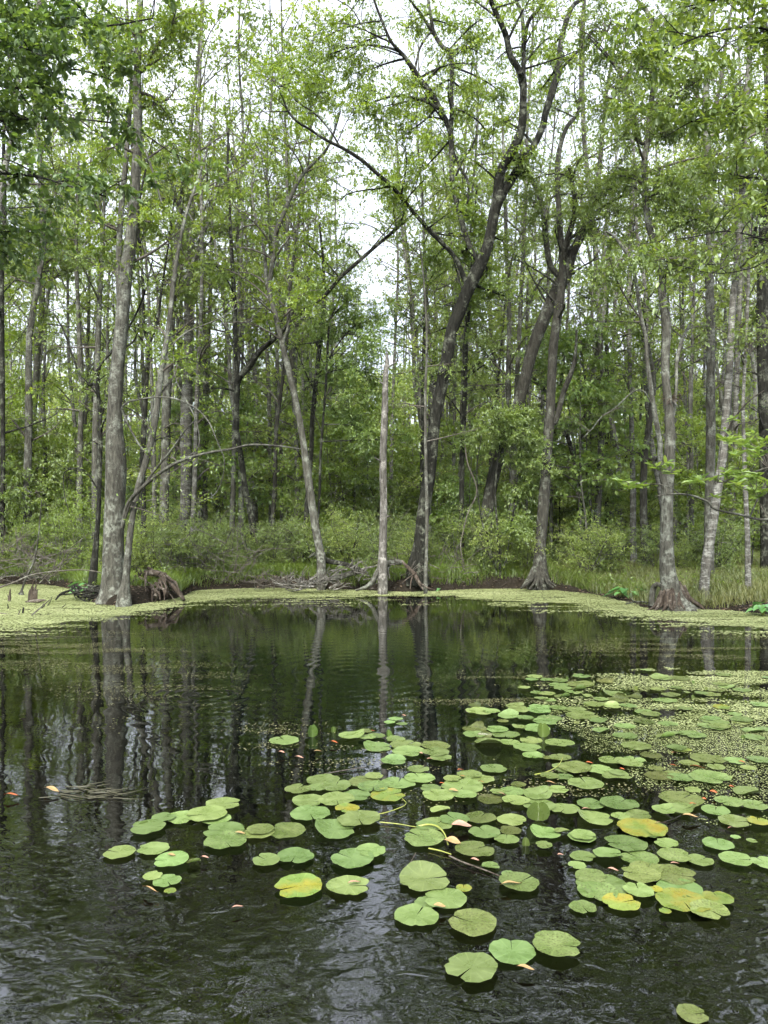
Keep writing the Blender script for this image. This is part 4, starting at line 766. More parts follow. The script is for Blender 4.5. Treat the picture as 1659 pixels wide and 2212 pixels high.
LM = [(0, 'left frame edge'), (246, 'island tree'), (402, 'blotchy whitish trunk'), (692, 'mossy leaning tree'), (829, 'snag'), (935, 'big forked tree'),
      (1180, 'broken-limbed trunk'), (1442, 'crooked tree'), (1659, 'right frame edge')]
ORD = 'first second third fourth fifth sixth seventh eighth ninth tenth eleventh twelfth thirteenth fourteenth fifteenth sixteenth seventeenth eighteenth nineteenth twentieth'.split()
ORD += ['twenty-'+o_ for o_ in ORD[:9]]+['thirtieth']+['thirty-'+o_ for o_ in ORD[:9]]
def landlabel(things, fmt):
    """things: list of (x, y) -> labels by sector between landmark trees, counted from the left"""
    px = [CX+x/y*F for x, y in things]; sec = {}
    for i_, p_ in enumerate(px):
        s = 0
        for k in range(len(LM)-1):
            if p_ >= LM[k][0]: s = k
        sec.setdefault(s, []).append(i_)
    lab = [None]*len(things)
    for s, ids in sec.items():
        ids.sort(key=lambda q: px[q])
        for r_, q in enumerate(ids): lab[q] = fmt.format(o=ORD[r_], a=LM[s][1], b=LM[s+1][1])
    return lab
def place(protos, spots, fmt, group, smin=.85, smax=1.2):
    labs = landlabel(spots, fmt); used = set()
    for i_, ((x, y), lb) in enumerate(zip(spots, labs)):
        k = (i_*5+3) % len(protos) if i_ >= len(protos) else i_; s = random.uniform(smin, smax); loc = (x, y, gz(x, y)-.03)
        if k not in used and i_ < len(protos):
            e = protos[k]; e.location = loc; e.rotation_euler.z = random.uniform(0, 6.28); e.scale = (s,)*3; e['label'] = lb; e['group'] = group; used.add(k)
        else: copy_thing(protos[k], loc, random.uniform(0, 6.28), s, lb, group)
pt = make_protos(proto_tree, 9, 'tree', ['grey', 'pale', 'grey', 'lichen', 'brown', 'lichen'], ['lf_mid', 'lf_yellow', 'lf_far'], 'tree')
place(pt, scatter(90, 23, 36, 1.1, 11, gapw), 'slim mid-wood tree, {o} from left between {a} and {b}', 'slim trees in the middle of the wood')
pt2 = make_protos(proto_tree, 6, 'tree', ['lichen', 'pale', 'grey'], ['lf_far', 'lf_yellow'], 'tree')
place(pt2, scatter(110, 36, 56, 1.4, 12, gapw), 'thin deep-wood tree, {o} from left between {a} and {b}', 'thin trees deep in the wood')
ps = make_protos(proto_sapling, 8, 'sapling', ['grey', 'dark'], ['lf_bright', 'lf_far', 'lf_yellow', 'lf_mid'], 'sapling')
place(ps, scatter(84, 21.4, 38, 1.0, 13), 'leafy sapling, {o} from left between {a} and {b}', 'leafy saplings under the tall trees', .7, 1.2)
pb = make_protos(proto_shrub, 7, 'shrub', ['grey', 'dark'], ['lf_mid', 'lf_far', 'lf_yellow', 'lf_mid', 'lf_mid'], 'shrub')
place(pb, scatter(46, 19.9, 22, .55, 15, lambda x, y: .1 if x > 4 else 1)+scatter(60, 21, 30, .7, 14, lambda x, y: .25 if x > 4.5 else 1), 'low bank shrub, {o} from left between {a} and {b}', 'low shrubs on the far bank', .45, 1.05)

# dark green dense shrub tree in front of the leaning trunk
def b_bush(t, c):
    Y = 20.4; S = []
    for pts in ([(1080,1225,5),(1075,1150,5),(1070,1050,4),(1080,950,3),(1075,890,2)], [(1090,1225,5),(1110,1100,4),(1120,1000,3),(1130,920,2)], [(1070,1225,4),(1040,1120,3),(1030,1020,3),(1040,940,2)]):
        S.append(stem(t, pts, Y, rng.uniform(-.3, .3), 6, ext=False))
    for (x, y, r, k) in [(1085,900,.7,14),(1115,930,.8,16),(1130,990,.8,14),(1090,960,.8,14),(1120,1070,.8,12),(1155,1040,.7,10),(1110,1150,.6,8),(1150,960,.5,8),(1130,890,.5,7),(1040,950,.5,6),(1100,1120,.5,7)]:
        clump(c, S, P(x, y, Y+rng.uniform(-.4, .4)), (r, r, r*.6), k, pp(L=.085, W=.42, nl=9, flat=.3))
tree('shrub', 'tall dense dark green shrub covering the foot of the leaning trunk', 'shrub', (P(1080,1225,20.4)[0], 20.4, .4), 'dark', 'lf_mid', b_bush)

# far wood: reads as one mass
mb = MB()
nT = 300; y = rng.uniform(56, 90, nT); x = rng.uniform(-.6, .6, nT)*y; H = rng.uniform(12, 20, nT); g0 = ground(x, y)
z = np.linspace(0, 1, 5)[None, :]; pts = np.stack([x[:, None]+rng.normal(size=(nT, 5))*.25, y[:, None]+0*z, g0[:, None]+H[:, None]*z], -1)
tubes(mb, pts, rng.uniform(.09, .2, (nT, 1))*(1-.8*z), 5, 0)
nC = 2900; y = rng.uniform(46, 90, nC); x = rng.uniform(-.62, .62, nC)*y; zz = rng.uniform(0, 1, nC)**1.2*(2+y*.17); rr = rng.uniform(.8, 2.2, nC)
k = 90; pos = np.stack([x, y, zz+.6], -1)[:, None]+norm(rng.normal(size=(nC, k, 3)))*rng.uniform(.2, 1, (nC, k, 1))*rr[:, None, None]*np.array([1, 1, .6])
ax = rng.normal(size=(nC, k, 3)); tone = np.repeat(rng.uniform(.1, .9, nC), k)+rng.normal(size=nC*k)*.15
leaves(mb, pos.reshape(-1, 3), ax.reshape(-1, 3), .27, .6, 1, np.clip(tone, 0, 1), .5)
tag(mb.build('far_woods', [M['grey'], M['lf_lightened']]), 'pale green mass of the far woods closing the view', 'woods', kind='stuff')

# ------------------------------------------------------------------ grasses and ground cover
def blades(name, n_, region, h0, h1, w, matn, label, cat, seed, dens=None, lean=.6):
    r_ = np.random.default_rng(seed); x0, x1, y0, y1 = region; x = r_.uniform(x0, x1, n_*3); y = r_.uniform(y0, y1, n_*3); s = shoredist(x, y)
    ok = (s > .12)&(np.abs(x) < .56*y); 
    if dens is not None: ok &= r_.uniform(0, 1, len(x)) < dens(x, y)
    x = x[ok][:n_]; y = y[ok][:n_]; m_ = len(x); z = ground(x, y)-.02
    h = r_.uniform(h0, h1, m_); a = r_.uniform(0, 6.28, m_); d = np.stack([np.cos(a), np.sin(a), 0*a], -1); sd_ = np.stack([-np.sin(a), np.cos(a), 0*a], -1)*w/2
    b0 = np.stack([x, y, z], -1); mid = b0+d*(h*lean*.35)[:, None]+np.array([0, 0, 1])*(h*.6)[:, None]; tip = b0+d*(h*lean)[:, None]+np.array([0, 0, 1])*(h*r_.uniform(.75, 1, m_))[:, None]
    v = np.stack([b0-sd_, b0+sd_, mid+sd_*.8, mid-sd_*.8, tip+sd_*.1, tip-sd_*.1], 1); kk = (np.arange(m_)*6)[:, None]
    q = np.concatenate([kk+np.array([[0,1,2,3]]), kk+np.array([[3,2,4,5]])]); t = np.clip(r_.normal(.45, .2, m_)+(fbm(x, y, seed)-.5)*.8, 0, 1)
    mb = MB(); mb.add(v.reshape(-1, 3), q, 0, np.tile(t, 2), False); return tag(mb.build(name, [M[matn]]), label, cat, kind='stuff')
blades('grass', 110000, (3.6, 16, 15.8, 30), .06, .34, .012, 'lf_sedge', 'tall yellowish sedge filling the low bank', 'grass', 71)
blades('grass', 26000, (-14, 4.5, 19.6, 30), .12, .5, .018, 'lf_mid', 'short green ground plants on the cut bank', 'grass', 72, lambda x, y: np.clip((fbm(x*.8, y*.8, 77)-.42)*6, 0, 1))
blades('grass', 50000, (-14, 6, 17.5, 21.8), .06, .30, .014, 'lf_mid', 'tufts of green plants hanging over the rim of the cut bank', 'grass', 73, lambda x, y: (shoredist(x, y) < 1.3)*np.clip((fbm(x*1.1, y*.6, 78)-.28)*7, 0, 1), lean=1.0)
n_ = 1500; cx_ = rng.uniform(-12, 15, n_); cy_ = rng.uniform(17, 30, n_); ok = (shoredist(cx_, cy_) > .3) & (fbm(cx_*.6, cy_*.6, 79) > .42); cx_ = cx_[ok]; cy_ = cy_[ok]; n_ = len(cx_); k = 26
pos = np.stack([cx_, cy_, ground(cx_, cy_)+.12], -1)[:, None]+rng.normal(size=(n_, k, 3))*np.array([.17, .17, .10]); mb = MB()
leaves(mb, pos.reshape(-1, 3), rng.normal(size=(n_*k, 3)), .075, .5, 0, np.clip(np.repeat(rng.uniform(.2, .8, n_), k)+rng.normal(size=n_*k)*.15, 0, 1), 1.0)
tag(mb.build('undergrowth', [M['lf_yellow']]), 'low leafy seedlings covering the forest floor', 'undergrowth', kind='stuff')
# leaf litter on the bank
n_ = 26000; x = rng.uniform(-13, 10, n_*2); y = rng.uniform(15.5, 27, n_*2); s = shoredist(x, y); ok = (s > -.05); x = x[ok][:n_]; y = y[ok][:n_]; m_ = len(x)
mb = MB(); leaves(mb, np.stack([x, y, ground(x, y)+.012], -1), np.column_stack([rng.normal(size=(m_, 2)), rng.normal(size=m_)*.2]), .09, .5, 0, np.clip(rng.normal(.5, .25, m_), 0, 1), 2.0)
tag(mb.build('leaf_litter', [M['lf_litter']]), 'brown fallen leaves covering the eroded bank', 'leaf litter', kind='stuff')

# ------------------------------------------------------------------ roots, logs, dead branches, sticks
def woody(name, label, cat, paths, mat='root', group=None, sides=7, part=None):
    """paths: list of [(x,y,Y,width_px)...]"""
    mb = MB(); b0 = None
    for pth in paths:
        q = np.array([[*P(a, b, Y), w/2/F*Y] for a, b, Y, w in pth]); b0 = q[0] if b0 is None else b0
        c = catmull(q, 5); tube(mb, c[:, :3], c[:, 3], sides, 0, .5, .12, int(abs(q[0, 0]*50)) % 97)
    o = mb.build(name, [M[mat]], None, b0[:3]); o.location = tuple(float(v) for v in b0[:3]); return tag(o, label, cat, group)
def rr(a, b): return rng.uniform(a, b)
# island roots
paths = []
for k in range(30):
    x0 = rr(285, 368); y0 = rr(1234, 1268); Y0 = rr(17.3, 18.5); a = rr(-.9, 1.3); L_ = rr(14, 50); w = rr(3, 10)*rr(.6, 1.1); up_ = rr(-8, 8)
    paths.append([(x0, y0, Y0, w), (x0+a*L_*.35, y0+up_+L_*.15, Y0-.1, w*rr(.8, 1.2)), (x0+a*L_*.7+rr(-5, 5), y0+L_*.5, Y0-.3, w*.8), (x0+a*L_+rr(-6, 6), min(1303, y0+L_*.95), max(16.9, Y0-.7), w*.4)])
paths += [[(300,1240,18,12),(335,1238,17.9,15),(362,1250,17.6,14),(385,1278,17.3,12),(398,1296,17.1,7)],[(350,1245,17.8,10),(345,1265,17.5,13),(335,1290,17.2,10)],[(318,1226,18,7),(328,1232,18,7),(326,1248,17.9,7)]]
woody('root_tangle', 'tangle of exposed brown roots on the shore beside the big grey trunk', 'roots', paths)
paths = []
for k in range(22):
    a = rr(150, 235); y0 = rr(1262, 1280); paths.append([(a, y0, 17.6, rr(3, 7)), (a+rr(-25, 25), y0+rr(6, 14), 17.4, rr(3, 6)), (a+rr(-45, 40), y0+rr(16, 26), 17.1, rr(1.5, 4))])
woody('root_tangle', 'dark low roots and mud humps left of the big grey trunk', 'roots', paths, 'dark')
paths = []
for k in range(14):
    a = -20+k*8+rr(-3, 3); x0 = 246+rr(-22, 24); paths.append([(x0, 1280, 17-.1*math.sin(k), 9), (x0+rr(-8, 8), 1298, 16.8, 7), (x0+rr(-22, 22), 1308, 16.6, 3.5)])
woody('root_tangle', 'reddish brown roots fanning from the foot of the big grey trunk', 'roots', paths)
paths = []
for k in range(17):
    t_ = (k/16-.5)*2; t_ += rr(-.12, .12); q_ = rr(.6, 1.25); x0 = 1454+t_*20; paths.append([(x0, 1262+rr(-8, 8), 15.98-.1*(1-abs(t_)), 8*q_), (x0+t_*12+rr(-3, 3), 1290+rr(-4, 4), 15.88-.18*(1-abs(t_)), 10*q_), (x0+t_*26*q_+rr(-4, 4), 1308+rr(-4, 3), 15.8-.22*(1-abs(t_)), 7*q_), (x0+t_*40*q_+rr(-6, 6), 1317+rr(-1, 3), 15.75-.28*(1-abs(t_)), 3*q_)])
woody('root_fan', 'pale brown buttress roots fanning into the duckweed under the crooked tree', 'roots', paths)
woody('hollow_knee', 'small hollow pale root knee left of the fanned roots', 'roots', [[(1408,1308,16,14),(1408,1290,16,12),(1412,1270,16,13),(1420,1262,15.9,10),(1430,1268,15.9,8),(1432,1284,15.9,8)]], 'grey')
woody('root_tangle', 'slim roots at the foot of the leaning blotched trunk', 'roots', [[(1518+a*2, 1290, 16.6, 6), (1518+a*5, 1302, 16.45, 5), (1518+a*8, 1309, 16.3, 2.5)] for a in range(-4, 5)])
woody('root_tangle', 'swollen roots at the foot of the trunk with the broken limb', 'roots', [[(1165+a*3, 1225+rr(-8, 8), 19.95, rr(6, 10)), (1165+a*5+rr(-4, 4), 1250+rr(-5, 5), 19.75, rr(5, 10)), (1165+a*9+rr(-8, 8), 1268+rr(-5, 5), 19.5, rr(2, 5))] for a in range(-4, 5)], 'brown')
paths = []
for k in range(60):
    x0 = rr(430, 1180); y0 = rr(1240, 1256); L_ = rr(12, 30); paths.append([(x0, y0, 20.6, rr(2, 4)), (x0+rr(-10, 10), y0+L_*.5, 20.35, rr(2, 3.5)), (x0+rr(-22, 22), min(1276, y0+L_), 20.1, rr(1, 2))])
woody('bank_roots', 'thin roots hanging down the face of the eroded bank', 'roots', paths)['kind'] = 'stuff'
woody('root', 'thick pale arching root curving into the water below the snag', 'roots', [[(865,1215,19.3,13),(845,1215,19.1,13),(828,1220,18.9,14),(815,1236,18.8,13),(805,1256,18.8,11),(790,1268,18.8,8),(768,1275,18.8,4)], [(845,1215,19.1,8),(838,1230,19,6),(842,1250,18.9,4)]], 'grey')
woody('root', 'pale forked root propping the bank right of the snag', 'roots', [[(868,1212,19.3,6),(880,1225,19.1,8),(895,1240,19,9),(905,1258,18.9,8),(915,1274,18.8,4)], [(893,1240,19,4),(888,1255,18.8,3),(886,1272,18.7,2)], [(905,1258,18.9,4),(925,1270,18.6,3),(940,1274,18.5,1.5)], [(900,1236,19,3),(880,1250,18.8,2),(865,1262,18.7,1)]], 'root')
woody('log', 'dark fallen log slanting down from the mossy leaning tree', 'log', [[(668,1204,20.3,4),(682,1196,20.2,12),(695,1206,20.1,14),(715,1213,20,12),(745,1218,19.8,10),(768,1226,19.6,9),(785,1234,19.5,7)], [(682,1196,20.2,6),(690,1183,20.2,5),(694,1174,20.2,3)]], 'dark')
woody('log', 'brown fallen log lying low among the dead branches', 'log', [[(700,1258,19.6,9),(730,1248,19.5,12),(760,1238,19.5,13),(790,1232,19.4,12)]], 'brown')
woody('log', 'long grey log lying along the bank behind the sticks', 'log', [[(-60,1250,22,16),(0,1247,21.8,20),(60,1246,21.6,19),(110,1250,21.4,13)]], 'brown')
def bramble(name, label, cat, x0, x1, y0, y1, Ya, Yb, n_, w0, mat, L=(14, 50), up=.5):
    paths = []
    for k in range(n_):
        x = rr(x0, x1); y = rr(y0, y1); Y = rr(Ya, Yb); a = rr(0, 6.28); l_ = rr(*L); dx = math.cos(a)*l_; dy = -abs(math.sin(a))*l_*up+rr(-3, 6); w = rr(.5, 1)*w0
        pts = [(x, y, Y, w), (x+dx*.4+rr(-3, 3), y+dy*.4+rr(-3, 3), Y-.05, w*.8), (x+dx*.8, y+dy*.8+rr(-3, 3), Y-.1, w*.6), (x+dx, y+dy, Y-.1, w*.25)]; paths.append(pts)
        for s in range(2):
            t_ = rr(.3, .8); bx, by = x+dx*t_, y+dy*t_; b = a+rr(-1, 1); paths.append([(bx, by, Y-.05, w*.5), (bx+math.cos(b)*l_*.25, by-abs(math.sin(b))*l_*.25, Y-.1, w*.4), (bx+math.cos(b)*l_*.45, by-abs(math.sin(b))*l_*.4+rr(-2, 2), Y-.1, w*.15)])
    return woody(name, label, cat, paths, mat, sides=4)
bramble('dead_branches', 'pile of bleached dead branches lying on the duckweed below the bank', 'dead branches', 620, 725, 1258, 1277, 18.7, 19.4, 46, 4.2, 'snag', (18, 60), .5)
bramble('dead_branches', 'pale twigs tangled over the brown log', 'dead branches', 700, 800, 1225, 1255, 19.0, 19.4, 26, 3.5, 'snag', (15, 50), .6)
bramble('dead_branches', 'grey twigs heaped along the bank left of the bleached branches', 'dead branches', 540, 640, 1245, 1272, 19.4, 19.9, 40, 3, 'twig', (12, 40), .6)
bramble('dead_branches', 'thicket of thin bare grey twigs behind the sticks at the left bank', 'dead branches', -20, 150, 1190, 1262, 20.3, 21.8, 90, 2.6, 'twig', (25, 90), .8)
bramble('dead_branches', 'bare twigs crossing low behind the root tangle', 'dead branches', 290, 560, 1170, 1262, 19.2, 20.6, 70, 2.2, 'twig', (25, 90), .9)
bramble('dead_branches', 'bare twigs around the foot of the big dark forked tree', 'dead branches', 850, 1010, 1190, 1265, 19.0, 19.8, 36, 2.4, 'twig', (20, 60), .8)
woody('stick', 'forked grey stick poking out of the duckweed near the left edge', 'stick', [[(-10,1323,15.2,3.5),(30,1330,15.1,4),(62,1336,15,4)],[(60,1336,15,3.5),(85,1315,15,3),(108,1295,15,2)],[(85,1316,15,2),(92,1308,14.9,1.5),(94,1300,14.9,1)],[(38,1331,15,3),(42,1322,15,2),(45,1315,15,1)]], 'twig')
woody('branch', 'long thin arched branch curving over the duckweed toward the big grey trunk', 'stick', [[(-10,1272,16.5,4),(30,1258,16.5,3.5),(65,1243,16.6,3),(110,1235,16.8,3),(170,1231,17,2.5),(210,1235,17,2),(232,1246,17.1,1.5)]], 'twig')
woody('stump', 'cluster of ragged brown stubs standing in the duckweed', 'stump', [[(66+a*3, 1298, 17.1, 6), (67+a*3, 1280, 17.1, 5), (68+a*3.5, 1268-b, 17.1, 1.5)] for a, b in [(0, 3),(1, 12),(2, 0),(3, 8),(4, -4),(-1, -5)]]+[[(55,1300,17.1,3),(78,1299,17,9),(98,1296,17,3)]], 'root')
woody('stump', 'small dark spiky stub standing in the duckweed', 'stump', [[(20,1298,17.2,7),(21,1290,17.2,6),(22,1272,17.2,2)],[(20,1296,17.2,3),(16,1284,17.2,1)]], 'root')
woody('stump', 'broken stem rising from the duckweed with a dark foot', 'stump', [[(46,1284,18.6,14),(47,1279,18.6,9),(48,1272,18.6,5),(58,1245,18.6,5),(72,1215,18.7,4),(80,1180,18.8,3),(86,1130,18.9,2.5),(90,1080,19,2)]], 'brown')
woody('stick', 'short upright peg in the duckweed', 'stick', [[(49,1326,15.2,4),(50,1318,15.2,4),(51,1312,15.2,3)]], 'dark')
for (xa, ya, xb, yb, ht, lab) in [(15,1322,16,1304,3,'thin upright twig in the duckweed beside the forked stick'),(88,1316,100,1300,2,'thin bent twig in the duckweed behind the forked stick'),(103,1308,112,1288,2,'small branching twig in the duckweed by the mud humps'),(134,1312,142,1303,2,'tiny slanted twig in the duckweed in front of the mud humps')]:
    woody('stick', lab, 'stick', [[(xa,ya,16,ht),((xa+xb)/2+2,(ya+yb)/2,16,ht*.8),(xb,yb,16,ht*.4)]], 'dark')
woody('stick', 'dark stick lying in the duckweed left of the fanned roots', 'stick', [[(1352,1304,16.6,4),(1375,1300,16.5,4),(1395,1301,16.4,3),(1408,1304,16.3,2)],[(1372,1300,16.5,2.5),(1360,1292,16.5,1.5)]], 'dark')
woody('branch', 'bare twisted pale vine stem hanging below the big dark forked tree', 'vine', [[(1005,960,20.5,3),(1010,1000,20.4,3),(1030,1060,20.3,2.5),(1010,1110,20.3,2.5),(1000,1150,20.2,2.5),(995,1180,20.2,2.5),(1000,1215,20.2,2.5)]], 'twig')

# broad-leaved water plants (arrow arum)
def arum(label, x, y, n_, hpx, spread, Lpx):
    Y = CAMH*F/(y-CY); b = P(x, y, Y); t = MB(); c = MB()
    for k in range(n_):
        a = rr(0, 6.28); r = rr(.2, 1)*spread/F*Y; h = rr(.5, 1)*hpx/F*Y; e = b+np.array([math.cos(a)*r, math.sin(a)*r, h]); m_ = b+np.array([math.cos(a)*r*.3, math.sin(a)*r*.3, h*.7])
        q = catmull(np.array([[*b, .008], [*m_, .006], [*e, .004]]), 4); tube(t, q[:, :3], q[:, 3], 5)
        L = Lpx/F*Y*rr(.7, 1.1); d = np.array([math.cos(a), math.sin(a), -.35]); s = np.array([-math.sin(a), math.cos(a), 0])
        ph = np.linspace(0, 1, 7); wd = np.array([.30, .36, .33, .27, .18, .09, 0])*L; base_ = e-d*L*.15
        cen = base_+d[None, :]*(ph*L)[:, None]+np.array([0, 0, -.02])*ph[:, None]**2; up_ = np.array([0, 0, .10*L])
        v = np.stack([cen-s*wd[:, None]+up_*.8, cen, cen+s*wd[:, None]+up_*.8], 1).reshape(-1, 3); q_ = []
        for i_ in range(6): q_ += [[i_*3, i_*3+1, i_*3+4, i_*3+3], [i_*3+1, i_*3+2, i_*3+5, i_*3+4]]
        c.add(v, q_, 0, rr(.2, .9), True)
    e = empty('arum_plant', b); tag(e, label, 'water plant', 'broad-leaved arum plants at the water edge'); t.build('stalks', [M['stalk']], e, b); c.build('leaves', [M['arum']], e, b)
arum('bright green broad-leaved plant at the foot of the big grey trunk', 190, 1290, 20, 32, 34, 24)
arum('dark broad-leaved plant at the low bank left of the hollow knee', 1352, 1296, 20, 26, 34, 22)
arum('broad-leaved plant at the right frame edge under the spotted stem', 1648, 1330, 16, 26, 30, 24)
arum('single small bright leaf standing in the far duckweed', 949, 1282, 3, 12, 5, 12)
# epiphyte tuft
t = MB(); b = P(1449, 862, 16.25); n_ = 70; a = rng.uniform(0, 6.28, n_); d = np.stack([np.cos(a), np.sin(a), rng.normal(size=n_)*.6], -1); leaves(t, np.repeat(b[None], n_, 0), d, .28, .07, 0, .4, .3)
o = t.build('air_plant', [M['lf_litter']], None, b); o.location = tuple(b); tag(o, 'spiky brownish tuft clinging to the crooked tree at mid height', 'air plant')

# ------------------------------------------------------------------ lily pads (each one a thing)
CROPS = {'A': (960,2060,3.456), 'B': (1440,2060,3.456), 'C': (960,1860,3.456), 'D': (1400,1860,3.19), 'E': (1100,1660,3.95), 'F': (1500,1660,3.95), 'G': (640,1700,2.592), 'H': (0,2000,1.728)}
# kinds: f flat, s spotted, y yellowing, d dull, t tilted rim, u upright, b brown upright, c dark curled
PADS = {
'A': '755,1278,430,f 1105,1125,378,f 1490,1085,400,s 765,880,410,s 280,810,370,f 530,665,350,f 370,690,200,f 350,510,425,t 690,570,130,y 1170,530,340,s 780,245,315,s 340,140,345,s 1215,175,105,u 920,375,150,t 1075,448,120,s',
'B': '60,125,210,f 575,70,360,y 780,175,190,f 1225,185,255,f 1380,325,265,f 1640,355,230,f 1070,330,215,f 850,300,270,s 430,190,340,s 280,285,240,t 60,290,210,f 10,380,150,f 550,310,300,s 130,470,260,s 230,545,420,f 190,600,330,s 560,470,320,s 610,415,260,s 840,460,370,s 540,610,250,f 900,585,360,f 690,600,110,y 925,700,430,y 1150,780,310,s 1230,670,240,y 390,700,300,y 770,780,90,y 60,735,220,s 1005,1660,250,s',
'C': '945,222,200,f 1290,110,165,f 1400,125,90,c 1520,130,170,f 1580,215,230,f 400,395,160,f 590,320,140,s 740,285,190,s 840,320,190,f 680,380,310,f 470,465,250,f 690,455,190,f 920,480,200,d 1110,420,190,s 980,440,120,s 1140,505,210,f 1330,460,230,t 1340,545,250,f 1560,570,220,f 490,590,160,t 610,670,230,f 450,710,250,f 370,735,180,f 830,655,230,d 1105,670,220,f 1325,650,215,b 1390,780,260,t 1540,780,130,t 870,780,260,f 1060,840,200,f 940,815,80,f 1090,765,170,d 1380,905,140,s 1500,410,165,f 1430,290,140,s 1560,295,140,s 1650,345,90,f 1160,370,120,d',
'D': '610,35,200,f 120,200,240,s 320,215,190,f 455,275,200,t 205,330,250,f 590,135,150,f 420,140,190,s 560,170,170,f 250,490,200,s 470,500,260,s 275,600,260,t 480,600,130,f 630,585,170,s 580,610,190,s 660,690,330,s 175,755,210,f 790,270,190,d 970,460,290,s 1240,540,190,f 1390,630,210,f 1350,485,200,s 1550,510,180,s 830,550,170,t 980,540,190,t 1500,400,200,t 1190,290,270,s 1300,265,120,f 1180,140,240,s 1590,140,170,f 960,50,150,y 1060,375,110,f 1400,775,65,f 1530,800,80,f 1030,165,130,s 1580,640,150,y',
'E': '400,480,250,f 510,485,150,f 345,430,120,c 750,440,170,t 780,470,190,f 970,470,220,f 990,435,190,f 680,530,200,t 840,550,150,f 1040,580,220,f 1080,545,220,f 345,655,210,c 340,710,200,f 440,735,150,c 480,790,240,t 560,660,200,f 650,705,240,f 690,785,180,f 780,640,130,t 950,650,240,f 1010,715,170,u 900,780,190,s 860,840,240,f 1180,805,250,s 1000,360,120,f 1090,370,100,f 940,135,140,f 905,160,110,f 1060,170,130,f 1170,180,160,s 1245,150,40,u 1395,125,150,f 1170,225,170,f 1390,205,240,s 1210,260,160,f 1370,265,140,c 1050,300,160,s 950,290,100,s 1260,290,120,t 1210,330,140,c 1380,310,110,t 1450,330,100,t 1340,455,170,f 1400,520,280,s 1170,450,150,s 1530,410,200,s 1590,370,130,f 1570,580,170,t 1600,680,160,t 1350,600,50,c 830,245,110,f 620,575,100,d',
'F': '455,70,90,f 610,155,180,t 790,155,170,s 50,190,150,c 340,255,60,u 140,310,200,t 230,330,100,c 180,370,180,c 345,330,130,c 120,430,150,t 280,420,150,f 640,370,200,f 700,320,160,s 905,190,30,u 860,300,60,t 900,345,60,u 1270,235,170,t 1400,270,150,s 1640,150,70,f 1030,255,30,u 1420,385,50,u 1580,420,170,f 1590,510,70,c 840,450,130,s 430,480,150,s 670,600,170,s 710,560,60,c 245,625,180,f 250,720,210,s 650,730,170,c 760,705,110,t 910,720,230,s 1100,550,160,f 1180,600,170,f 1060,630,160,s 1260,640,40,u 1510,670,190,t 1620,650,140,s 1400,735,60,u 1520,740,180,s 350,830,240,f 760,850,170,s 1200,440,150,y 1220,120,140,f 1000,300,120,f',
'G': '182,403,170,f 365,365,95,u 500,335,50,u 625,375,160,t 720,385,100,f 710,342,80,s 775,375,110,s 785,440,165,t 855,365,60,u 905,390,110,f 970,430,180,f 990,475,190,f 1160,438,170,s 1165,485,160,s 1200,520,125,f 895,537,150,t 865,283,65,f 905,267,80,f 945,300,65,s 1050,592,125,f 1060,643,175,f 920,675,195,f 435,655,190,f 270,725,150,s 390,715,110,f 520,705,170,f 700,670,180,s 765,640,110,f 760,705,180,s 340,790,190,f 520,785,205,f 590,845,140,y 650,760,170,f 855,755,200,y 350,875,230,f 515,975,250,t 665,922,240,f 30,985,150,s 200,980,210,d 65,1185,170,f 255,1155,230,f 625,1180,270,f 745,1130,185,f 275,1360,300,y 600,1350,265,f',
'H': '515,235,130,f 663,218,128,f 740,275,143,f 838,282,60,c 660,342,80,f 722,360,112,f 735,408,50,y 637,132,130,f 612,112,60,c 705,90,90,f 785,85,115,f 892,75,155,f 935,88,110,f 965,27,130,f 968,140,150,f 975,190,170,s 1110,145,140,s'}
